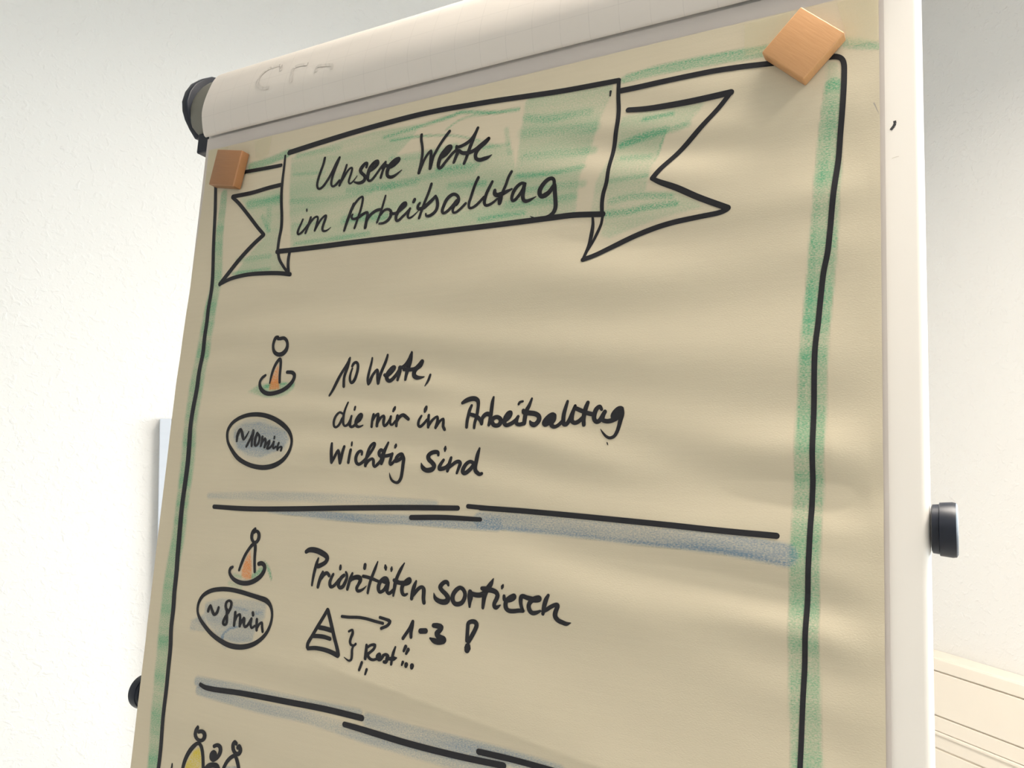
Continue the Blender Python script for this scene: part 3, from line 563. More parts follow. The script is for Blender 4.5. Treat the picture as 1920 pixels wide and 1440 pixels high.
 ('w:wichtig', "-375.3,-205.4,2.66 -373.5,-208.4,3.08 -373.5,-213.7,3.03 -373.9,-219.8,2.93 -375,-225.1,2.79 -377.6,-228.6,2.43 -380.4,-229,2.05 -384.3,-227.4,1.97 -386.3,-224.8,1.74 -387.5,-221,0.47"),
 ('w:sind', "-338.6,-204.5,2.05 -339.5,-202.3,2.9 -342.7,-202,3.11 -346.6,-203.3,3.35 -348.5,-205.6,3.69 -347.4,-208.4,3.33 -344,-210.8,3.22 -341.3,-213.5,3.52 -342,-215.9,3.62 -345.1,-217.3,3.81 -349.4,-217.4,3.37 -353,-215.2,3.11 -354.7,-211.6,0.66"),
 ('w:sind', "-332.8,-208.6,2.43 -334.5,-211.2,2.72 -335.8,-214,3.13 -335.6,-215.9,3.05 -333.1,-215.8,3.09 -329.4,-214.5,3.1 -327.1,-212,2.73"),
 ('w:sind', "-332.3,-197.4,1.51 -332.5,-199,2.6 -332.5,-200.9,1.51"),
 ('w:sind', "-325.7,-206.5,2.32 -326.4,-210.3,2.9 -326.9,-214.1,3.07 -327.5,-217.4,2.48"),
 ('w:sind', "-326.5,-214.8,2.28 -323.4,-212.1,2.67 -320.3,-209.8,2.79 -317.5,-209.4,2.75 -316.1,-211,2.98 -317,-214.8,2.57 -318.1,-218.8,2.03"),
 ('w:sind', "-303.7,-210,2.58 -306.7,-209.1,2.64 -309.8,-210.7,2.97 -312,-214,3.25 -312.6,-217.2,3.41 -311,-218.8,3 -308.3,-217.6,3.19 -305.3,-214.8,3.18 -303.1,-211.7,3.08"),
 ('w:sind', "-298.4,-198.1,1.58 -300.2,-202.8,2.96 -301,-208.3,3.19 -301.4,-213,3.19 -300.7,-216.2,3.1 -298.5,-218.1,2.91 -296.4,-219.1,2.63 -294.5,-218.5,2.39"),
 ('w:Prioritaeten', "-474.7,-294.8,3.21 -471.7,-293.1,3.78 -467,-292.5,4.25 -460.9,-293.1,4.38 -455.1,-294.7,4.42 -450.7,-296.5,4.22 -449,-298.6,3.88 -450.3,-301.8,3.4 -454.6,-304.5,3.47 -459.1,-306.2,3.53 -461.6,-306.2,2.54"),
 ('w:Prioritaeten', "-459.4,-299.4,1.72 -460.7,-303.4,2.89 -462,-308.6,2.91 -463.2,-314.9,2.73 -464.2,-323.3,1.96"),
 ('w:Prioritaeten', "-452.5,-310.8,2.42 -454.3,-315.1,3.27 -455.8,-319.3,3.12 -457.1,-324.1,2.67"),
 ('w:Prioritaeten', "-453.7,-316.2,2.6 -450.7,-312.5,2.97 -447.2,-311.1,2.77 -444.8,-313,2.93"),
 ('w:Prioritaeten', "-440.1,-311.5,2.32 -442.1,-315.1,2.62 -443.4,-319.1,3.06 -442.4,-322.1,3.11 -440.4,-322.2,2.47 -436.8,-319.6,2.5 -433,-315.3,2.33"),
 ('w:Prioritaeten', "-432.6,-303.5,2.08 -432.6,-304.9,2.65 -432.6,-306.3,2.27"),
 ('w:Prioritaeten', "-427.6,-311.2,2.71 -430,-312.8,2.93 -432.7,-316.5,3.17 -433.6,-319.9,3.31 -432.2,-322.1,2.84 -429,-321.3,2.92 -426.2,-317.4,2.79 -424.4,-313,2.58 -424.8,-309.9,2.28 -425.9,-308.4,1.93"),
 ('w:Prioritaeten', "-418.5,-308.7,1.95 -420.1,-312.6,2.86 -421.9,-317.7,2.7 -423.5,-322.7,2.35"),
 ('w:Prioritaeten', "-421.6,-315.9,2.35 -418.2,-313.1,3.12 -413.3,-311.4,3.57 -409.8,-312,3.87 -409.4,-314,3.39 -411.3,-317.4,2.56 -413.2,-320.7,2.72 -412.3,-322.9,2.45 -408.9,-322.3,2.21 -405.4,-320.3,1.59 -402.3,-317.5,0.39"),
 ('w:Prioritaeten', "-405.2,-300.3,2.9 -405.4,-303,2.9"),
 ('w:Prioritaeten', "-391.7,-296.5,1.16 -393.6,-301.6,2.38 -396.1,-307.7,2.53 -398.4,-313.5,2.47 -400.2,-319.3,2.34 -401.1,-323.4,2.12"),
 ('w:Prioritaeten', "-406.4,-310,2.5 -401.9,-310.3,2.6 -397.8,-311,2.52 -393.7,-311.8,2.35 -388.4,-313,2.2"),
 ('w:Prioritaeten', "-383.3,-298.9,1.8 -382.9,-300.5,2.97 -382.5,-302.2,1.79"),
 ('w:Prioritaeten', "-376.4,-299.8,1.55 -376.5,-301.3,2.48 -376.6,-302.9,1.55"),
 ('w:Prioritaeten', "-380.2,-312.7,3.87 -381,-310,3.46 -383.1,-309.3,2.75 -385.8,-310.9,2.96 -388.8,-314.6,3.1 -389.8,-318.2,3.24 -388.9,-321,2.88 -386.8,-321.1,2.49 -383.5,-318.8,2.72 -381.1,-315.5,2.88 -379.7,-312.9,2.94"),
 ('w:Prioritaeten', "-384.6,-311.9,3.43 -381.4,-312.5,3.42"),
 ('w:Prioritaeten', "-379.4,-312.7,2.91 -380.1,-316.3,3 -380.8,-319.7,3.15 -379.1,-321.5,2.63 -377,-320.8,2.53 -374.3,-318.3,2.35"),
 ('w:Prioritaeten', "-363.5,-295.2,1.07 -366.6,-300.1,2.52 -369.9,-306.5,2.71 -372,-312.2,3 -373.1,-317.1,2.73 -374.1,-323,1.67"),
 ('w:Prioritaeten', "-373.2,-310.2,2.88 -371,-311,3.43 -367,-311.7,3.14 -362.1,-311.3,3.29"),
 ('w:Prioritaeten', "-363.2,-312.2,3.03 -360.2,-311.3,3.19 -357.3,-309.4,3.42 -357.3,-308,3.36 -358.8,-308.2,2.97 -361.8,-310.6,2.99 -364.4,-313.5,3.02 -365.4,-316.6,3.2 -364.5,-320.3,3.01 -362.3,-321.2,2.21 -359.7,-319.9,1.53"),
 ('w:Prioritaeten', "-350.6,-308.6,1.56 -352.5,-312.6,3.01 -354.3,-317.6,3.08 -355.3,-323.3,2.81"),
 ('w:Prioritaeten', "-354.7,-321.5,2.34 -351.6,-317.9,2.65 -348.2,-314.4,2.67 -345.1,-312.9,2.51 -343.3,-314.1,3.27 -343.2,-318.2,3.19 -343.4,-321.8,3.1 -342.8,-325.1,3.1"),
 ('w:sortieren', "-319,-308.7,1.98 -320,-306.7,2.99 -322.4,-306.7,2.94 -325.5,-309,3.17 -326.8,-311.3,3.58 -325,-313.7,3.37 -321.6,-316,3.51 -319.4,-318.7,3.92 -320.1,-321.3,3.97 -323.1,-322.6,3.83 -327.6,-322.4,3.59 -331.6,-320.5,3.22 -333.2,-316.4,0.57"),
 ('w:sortieren', "-308.5,-309.8,2.85 -311,-311.5,3.12 -314.2,-315.6,3.34 -314.8,-319.5,3.58 -313,-322.4,3.36 -309.9,-322.8,3.21 -306,-321.2,3.12 -303.6,-317.7,3.05 -303,-313.7,3.11 -304.9,-310.5,3.06 -307.6,-309.5,2.73"),
 ('w:sortieren', "-298.1,-311.9,3.5 -298.1,-315.5,4.64 -298.5,-319.4,3.24 -298.6,-323.5,1.7"),
 ('w:sortieren', "-297.3,-313,3.27 -292.9,-313.7,3.42 -288.3,-313.2,3.49 -285,-311.5,3.55"),
 ('w:sortieren', "-276.9,-299.6,0.86 -278.9,-303.6,3.18 -281.9,-307.7,3.54 -284.6,-312.8,3.66 -285.6,-318,3 -286.2,-322.9,2.26"),
 ('w:sortieren', "-287,-308.1,2.89 -283,-308.3,3.84 -278,-308.6,3.54 -274.3,-309.6,3.44 -272.8,-311.8,3.37 -273.9,-315.1,3.06 -275.7,-318.4,2.91 -275.5,-320.8,3.08 -273.7,-321.2,2.81 -270.1,-318.9,0.77"),
 ('w:sortieren', "-268,-303.6,1.43 -268.6,-304.9,2.3 -269,-306.2,1.44"),
 ('w:sortieren', "-266.9,-311.7,2.23 -266.5,-314.3,2.9 -264.6,-314.6,3.19 -261.6,-313.8,3.6 -259,-312.4,3.71 -258.1,-311.1,3.92 -259.1,-311,3.12 -261.7,-312.5,3.2 -264.3,-314.7,3.08 -265.5,-317.3,3.29 -265,-320.8,3.32 -262.4,-322.4,2.96 -258.3,-322.2,2.86 -254,-321.3,2.76 -250.2,-320.9,2.76"),
 ('w:sortieren', "-250.4,-320.6,2.53 -251.6,-317.6,2.61 -252.2,-314,2.89 -251.7,-311,3.09 -250.4,-310.1,3.09 -246.7,-310.8,3.14 -241.7,-311.5,3.43"),
 ('w:sortieren', "-241.3,-311.7,3.66 -238.1,-311.2,3.95 -236.4,-310.4,4.22 -238.5,-310.5,3.65 -241.3,-311.7,3.41 -243.9,-313.9,3.15 -245.1,-316.9,3.2 -244.2,-320,3.38 -241.8,-321.6,3 -238.6,-321,2.54 -235,-319.3,1.52"),
 ('w:sortieren', "-228.5,-307,1.98 -230.3,-310.4,3.08 -231.8,-315.1,3.14 -232.9,-321.2,2.4"),
 ('w:sortieren', "-232.3,-319.4,2.14 -229.3,-317.4,2.63 -225.6,-314.9,2.66 -221.7,-313.2,2.69 -220.6,-313.6,3.11 -221.4,-316.4,3.05 -222.5,-319.5,3.31 -222.4,-322.1,3.46 -219.9,-324.5,3.11 -216.4,-325.5,2.97 -213.3,-326.1,2.67 -209.5,-324.9,0.35"),
 ('pyramid_doodle', "-444,-342.3,2.94 -447.7,-348.6,2.93 -453.4,-357.7,2.93 -459.1,-366.9,2.94 -463.1,-373.4,3.07 -463.1,-376.4,3.27"),
 ('pyramid_doodle', "-443.7,-342.7,3.25 -440.2,-349.7,3.25 -436.6,-357.6,3.24 -433,-365.5,3.22 -428.8,-373.7,3.2 -426.9,-378,3.22"),
 ('pyramid_doodle', "-462.3,-377.5,2.95 -454.6,-376.1,3.09 -445.1,-375.9,3.2 -436.3,-376.7,3.36 -427.5,-378.6,3.54"),
 ('pyramid_doodle', "-451.3,-358.2,3.48 -445.2,-358.3,3.48 -437.1,-359.1,3.48"),
 ('pyramid_doodle', "-458.8,-366.5,2.96 -451.1,-365.6,3.15 -444.4,-365.5,3.17 -438.2,-366.2,2.99"),
 ('arrow_doodle', "-427.3,-346,2.25 -420.2,-345.8,2.23 -408.6,-344.7,2.21 -399.7,-344.9,2.22 -391.4,-345.8,2.22 -382.7,-346.5,2.2"),
 ('arrow_doodle', "-386.5,-342.1,2.22 -380.6,-342.8,2.24 -375.7,-344.1,2.71 -377.6,-347.4,2.33 -384,-350.7,2.24"),
 ('brace_doodle', "-418.1,-357.4,1.77 -414.5,-355.8,1.88 -413.7,-358.2,2.5 -415.1,-362.2,2.44 -415.7,-365.6,2.48 -414.5,-367.8,2.06 -411.2,-368.2,1.75 -409.3,-366.6,1.87"),
 ('brace_doodle', "-411.5,-368.4,1.68 -412.6,-371.5,2.1 -412.1,-376.2,2.29 -412.2,-379.6,2.12 -414.3,-380.9,1.51 -416.9,-380.3,1.21 -420.2,-378.9,0.53"),
 ('w:Rest', "-397.6,-366,2.24 -397.4,-370.8,2.86 -397.4,-376.7,2.61"),
 ('w:Rest', "-396.9,-367.9,2.08 -392.5,-365.2,1.99 -388.7,-364.9,2.37 -389.4,-367.8,2.3 -393.1,-371.2,2.18 -395.3,-373.4,2.62 -392.6,-376.1,2.22 -388.8,-376.6,1.96 -385.3,-375.3,1.97"),
 ('w:Rest', "-385.3,-375.2,2.38 -382.5,-372.3,2.78 -382.9,-371.4,2.63 -384.6,-373.3,3.64 -383.1,-375.3,2.87 -381,-374.9,2.51 -379.1,-372.3,2.47"),
 ('w:Rest', "-379.2,-371.8,2.17 -376.5,-370.7,2.34 -374.3,-371.8,3.21 -374.7,-374.2,3.2 -375.4,-376.4,2.6 -377.5,-376.6,2.32"),
 ('w:Rest', "-367.4,-363.5,1.6 -368.9,-368.3,2.44 -369.6,-373,2.36 -369.8,-377.3,2.14"),
 ('w:Rest', "-375,-374,1.84 -371.4,-373.3,2.57 -367.9,-372.6,3.21 -365,-371.7,0.92"),
 ('w:Rest', "-400.4,-380.5,2.41 -401.9,-386.4,2.17"),
 ('w:Rest', "-394.2,-385.1,2.27 -395,-388.8,1.79"),
 ('w:Rest', "-357.1,-361.7,2.74 -358.6,-365.3,2.1"),
 ('w:Rest', "-354.2,-363.7,2.68 -355.9,-367,2.05"),
 ('w:Rest', "-358.3,-374.2,2.41 -359,-376.3,1.67"),
 ('w:Rest', "-354.6,-375.4,3.29 -354.8,-376.5,2.82"),
 ('w:Rest', "-348.8,-375.6,3.59 -348.9,-376.7,3.12"),
 ('w:1-3', "-360.7,-355.7,2.56 -357.9,-351.5,2.56 -354.9,-346.9,2.61 -352.6,-341.6,2.65"),
 ('w:1-3', "-352.5,-341.4,2.6 -352.8,-345.8,2.88 -353.3,-349.7,2.9 -352.8,-353.7,2.52"),
 ('w:1-3', "-344,-347.8,3.76 -339,-347.1,3.75"),
 ('w:1-3', "-331.8,-341.9,3.16 -328.1,-341.8,3.8 -324.3,-342.5,3.76 -325.5,-345.1,3.6 -328,-347.6,3.85 -326.9,-349.4,3.76 -323.1,-350.6,3.87 -321.2,-351.8,5.06 -323.1,-353.2,4.23 -326.6,-353.9,4.1 -330.6,-353.4,3.5 -334,-352.2,1.44"),
 ('w:1-3', "-299,-349.4,3.13 -299.3,-345.1,2.86 -299.4,-339.9,2.85 -299.1,-336.2,2.85 -295.6,-334.5,3.06 -292.5,-334.9,3.35 -291.4,-336.8,3.35 -292.6,-340.6,3.18 -295.2,-345.7,3.32 -297.5,-350.5,2.5"),
 ('w:1-3', "-298,-353.7,4.43 -298,-355,5.1 -298.2,-356.3,4.36"),
 ('duration_bubble.a', "-594.2,-192.6,2.88 -593.5,-186,2.82 -588.2,-179.3,3.06 -579.3,-174.2,3.21 -567.4,-170.8,3.43 -555.3,-169.9,3.7 -543.1,-171,3.85 -530.8,-174.4,4.12 -519.5,-179.9,4.27 -510.5,-186.6,3.38 -505.7,-193.7,2.69 -504.9,-200,2.85 -507.3,-206.7,3.25 -513.8,-213.5,3.68 -523.5,-218.4,4.02 -536.1,-220.9,4.04 -549.2,-220.4,3.81 -562.9,-217.4,3.71 -575.4,-212.5,3.71 -585.7,-205.3,3.29 -592.5,-197.9,2.81 -594.2,-192.6,2.74"),
 ('w:10min', "-580.7,-196,2.14 -580.4,-190.7,2.75 -577.5,-185.8,2.91 -575.4,-184.5,2.36 -574,-188,3.14 -572.8,-191.9,3.17 -571.3,-194.3,2.05 -568.6,-191.9,1.92 -564.8,-186.3,0.94"),
 ('w:10min', "-566,-201,2.51 -563.1,-195.3,2.5 -560.3,-190.1,2.52 -558.8,-185.6,2.55"),
 ('w:10min', "-558.8,-186.6,2.7 -559.3,-192.2,2.69 -559.4,-197.4,2.67 -558.6,-200.2,2.6"),
 ('w:10min', "-553.2,-188.3,3 -555.1,-193,2.98 -554.7,-198.2,2.81 -553.2,-200.3,1.99 -550.5,-198.8,2.64 -549.2,-194.3,2.77 -550.4,-190.4,2.48 -553.1,-188.3,2.21"),
 ('w:10min', "-545.7,-191.6,2.63 -545.4,-195.9,2.64 -545.5,-200.1,2.64"),
 ('w:10min', "-544.3,-196.3,2.59 -541.8,-193,1.97 -540.1,-196.3,2.67 -539.9,-201.2,2.73"),
 ('w:10min', "-539.1,-199.3,2.49 -535.2,-195.1,2 -535,-198.8,2.73 -536,-202.2,2.59 -533.6,-202.5,2.17 -530.2,-199.5,2.53 -528.9,-196.3,2.66"),
 ('w:10min', "-528.9,-196.3,2.57 -528.6,-200.4,2.51 -527.4,-202.4,1.85 -524.8,-200.9,2.12"),
 ('w:10min', "-529.3,-191.2,1.97 -529.1,-192.9,1.97"),
 ('w:10min', "-521.8,-197.4,2.45 -522.4,-200.7,2.44 -521.8,-203.5,2.39"),
 ('w:10min', "-521.6,-202.8,1.97 -519,-201,1.78 -516.7,-201.4,2.1 -517.1,-204.2,2.31"),
 ('duration_bubble.b', "-608.4,-362.2,2.72 -608.1,-354.8,2.95 -603.5,-347.5,3.33 -593.6,-341.7,3.58 -580.6,-338.7,3.61 -567.5,-337.7,3.56 -553.1,-338.3,3.56 -540.1,-339.7,3.55 -527.3,-341.2,3.76 -517.8,-342.9,4.23 -511.9,-347.3,3.07 -509,-354.2,2.41 -509.6,-362,2.62 -513.3,-370.1,2.93 -520.3,-377.4,3.36 -530.5,-383.5,3.76 -543.8,-387.3,4.07 -558.5,-388,4.19 -571.9,-385.4,4 -584.6,-380.9,3.79 -595.6,-374.7,3.53 -604.9,-367.7,2.96 -608.4,-362.2,2.56"),
 ('w:8min', "-593.6,-360.4,3.12 -592.9,-357.7,2.82 -591.1,-355,2.07 -588.9,-358.6,2.77 -586.3,-361.8,2.8 -584.2,-362.8,2.37 -581.2,-360.4,2.97 -579.8,-355.8,2.55"),
 ('w:8min', "-567.8,-358,2.69 -570.4,-353.8,2.87 -570.1,-350,2.63 -566.6,-347.8,2.01 -563.6,-349.3,2.78 -563.3,-353,2.92 -565.2,-357.2,2.72 -567.8,-361.1,2.68 -570.3,-365.4,2.81 -571.2,-369,2.97 -568.9,-370.4,2.01 -566.7,-368.9,2.79 -566.8,-364.5,2.91 -567.7,-360.2,2.88 -567.9,-356.6,2.86"),
 ('w:8min', "-556.6,-357.7,2.82 -556.4,-362.4,2.81 -556.2,-369.2,2.81"),
 ('w:8min', "-556.1,-365.4,2.59 -553.6,-360.5,2.37 -550.1,-358.8,2.21 -549.2,-362.8,2.79 -548.7,-368.8,2.79"),
 ('w:8min', "-548.1,-367.1,2.6 -544.5,-361.4,2.48 -543.8,-362,2.89 -543.6,-366.5,2.88 -542,-368.9,2.1 -539.1,-367.6,2.41 -534.7,-361.1,2.54"),
 ('w:8min', "-534.5,-360.9,2.71 -534.9,-365.5,2.74 -533.2,-368.8,1.97 -529.3,-366.5,2.05"),
 ('w:8min', "-533.7,-355.4,2.8 -533,-357.1,2.79"),
 ('w:8min', "-527.5,-360.5,2.71 -527.2,-364.5,2.71 -526.5,-369.8,2.71"),
 ('w:8min', "-526,-367.4,2.37 -523.4,-363.9,2.19 -520.6,-362.7,2.19 -520.1,-365.8,2.67 -518.8,-370.1,2.66"),
 ('person_doodle.a', "-536.5,-94.1,3.08 -539.4,-94.6,3.46 -541.9,-99.1,3.07 -542.3,-103.9,2.94 -540.1,-108.5,3.38 -534.9,-111.1,3.57 -529.2,-110.6,4.08 -524.6,-107,4.03 -523.2,-102.4,3.23 -524.3,-98.3,3.12 -528,-95.4,3 -533.1,-95.6,3.03 -536.3,-95.8,2.46"),
 ('person_doodle.a', "-542.7,-139,1.59 -541.1,-131.7,2.51 -538.8,-124.6,2.88 -535.7,-119,3.02 -532,-115.8,3.11 -530.7,-117.5,2.98 -529.9,-123.9,2.82 -529.8,-131.5,2.7 -529.4,-138.5,2.56"),
 ('person_doodle.a', "-549.1,-131.2,2.26 -553.5,-133.7,2.8 -556.4,-138,2.82 -555,-143.2,3.47 -549.8,-147.5,3.7 -542.5,-149.5,3.75 -533.6,-148.8,3.72 -524.9,-146.5,3.75 -516.7,-142.1,3.71 -511.2,-136.6,3.44 -510.4,-132.2,3.59 -513.3,-129.7,3.24 -520.3,-129,2.98"),
 ('person_doodle.b', "-541.8,-279,2.75 -544.4,-281.7,3.49 -545.1,-285.5,3.62 -544,-289,3.09 -540.5,-291.4,2.47 -536.9,-290.2,3.24 -535.3,-286.2,3.78 -536.5,-282.5,3.29 -539.6,-280.9,2.55 -542.6,-282,2.85"),
 ('person_doodle.b', "-557.2,-318.6,2.22 -554.8,-312.8,2.82 -551.4,-305.3,2.87 -547.2,-298.9,2.86 -542.8,-294.1,3.15 -539.7,-293,3.21 -538.3,-296.2,3.39 -538,-304.2,2.9 -537.5,-310.8,2.77 -536.7,-318.3,2.51"),
 ('person_doodle.b', "-565.9,-316.4,2.3 -568.9,-318.1,2.94 -569.7,-321.8,2.95 -566.4,-325.9,3.34 -560.2,-328.9,3.65 -551.6,-330.1,3.8 -542.8,-329,3.86 -534.4,-325.5,3.94 -527.6,-320.5,3.73 -524.4,-314.9,3.63 -525.1,-311.3,3.73 -528.5,-309.7,3.54 -532.1,-310.6,3.41"),
 ('person_doodle.c', "-589.6,-466.6,3.21 -592.1,-470.3,3.55 -592.3,-474.8,3.89 -589.1,-477.5,3.06 -583.4,-477.3,2.87 -580.3,-474.1,4.03 -580.3,-470.9,4.47 -584,-469.2,3.18 -588.4,-470.4,2.95"),
 ('person_doodle.c', "-606.8,-513,3.23 -605.7,-507.8,3.5 -604.3,-500.1,3.84 -600.3,-491.8,3.95 -594.4,-485,3.67 -588.2,-480.8,2.9 -584.2,-482.5,3.65 -581.1,-489,3.56 -578.8,-497.4,3.43 -576.6,-506.7,3.29"),
 ('person_doodle.d', "-566.8,-479.4,2.95 -562.3,-477.5,3.04 -558.4,-479,4.4 -558.3,-483.6,3.89 -561.4,-488.4,3.05 -565.9,-491.7,2.38 -569.2,-490.1,3.79 -569.3,-487,3.73 -566.4,-484.2,2.83 -564.3,-485.8,4.24 -566.4,-488.9,3.43"),
 ('person_doodle.d', "-577,-506.8,3.28 -574.2,-500.9,4.34 -570.3,-497.2,4.24 -564.6,-495.5,3.92 -559.3,-495.7,4.2 -555.3,-502.3,3.54"),
 ('person_doodle.e', "-538.3,-471.3,3.61 -539.9,-470.3,2.8 -541.8,-473,3.78 -541.6,-477,3.93 -538.1,-479.9,3.25 -533.8,-479.4,3.26 -532.3,-475.7,4.25 -533.8,-472.9,3.17 -536,-474.7,3.18"),
 ('person_doodle.e', "-553.6,-502,3.05 -551.8,-496.8,3.24 -547.9,-489.1,3.29 -542.5,-483.9,3.08 -538.4,-482.4,3.25 -535,-486.2,3.71 -531.5,-492.7,3.44 -529.4,-497,3.34"),
 ('person_doodle.c', "-621,-505.9,1.57 -620.7,-510.9,2.34 -620.6,-515.8,2.34"),
 ('divider_line.a', "-600.8,-261.3,3.68 -557.2,-260.9,4.11 -501.2,-258,4.1 -439.2,-253.9,4.06 -363.9,-249.4,3.96 -315.5,-247.2,3.6"),
 ('divider_line.b', "-361.3,-257.5,3.71 -328.3,-255.5,3.62 -293.5,-255,2.99"),
 ('divider_line.c', "-305.7,-245.2,3.2 -279.7,-245.9,3.29 -294.1,-245.8,3.48 -254.8,-246.1,3.53 -217.7,-246.9,3.58 -176,-248.1,3.55 -137.1,-249.3,3.53 -100.7,-250.7,3.5 -63.8,-251.6,3.47"),
 ('divider_line.d', "-593.4,-428.5,3.23 -586.2,-430,3.75 -537.3,-427.5,4.21 -475.2,-425.5,4.38 -436.5,-424.5,4.39 -397.1,-424.8,4.28"),
 ('divider_line.e', "-414.7,-432.8,3.8 -398.8,-433.3,4.17 -347.1,-435.4,4.38 -299.4,-435.5,4.19 -259.4,-434.3,4.04"),
 ('divider_line.f', "-281.8,-428.8,3.9 -252.7,-428.6,3.82 -214.1,-429.5,3.7 -163.1,-429.9,3.53"),
]
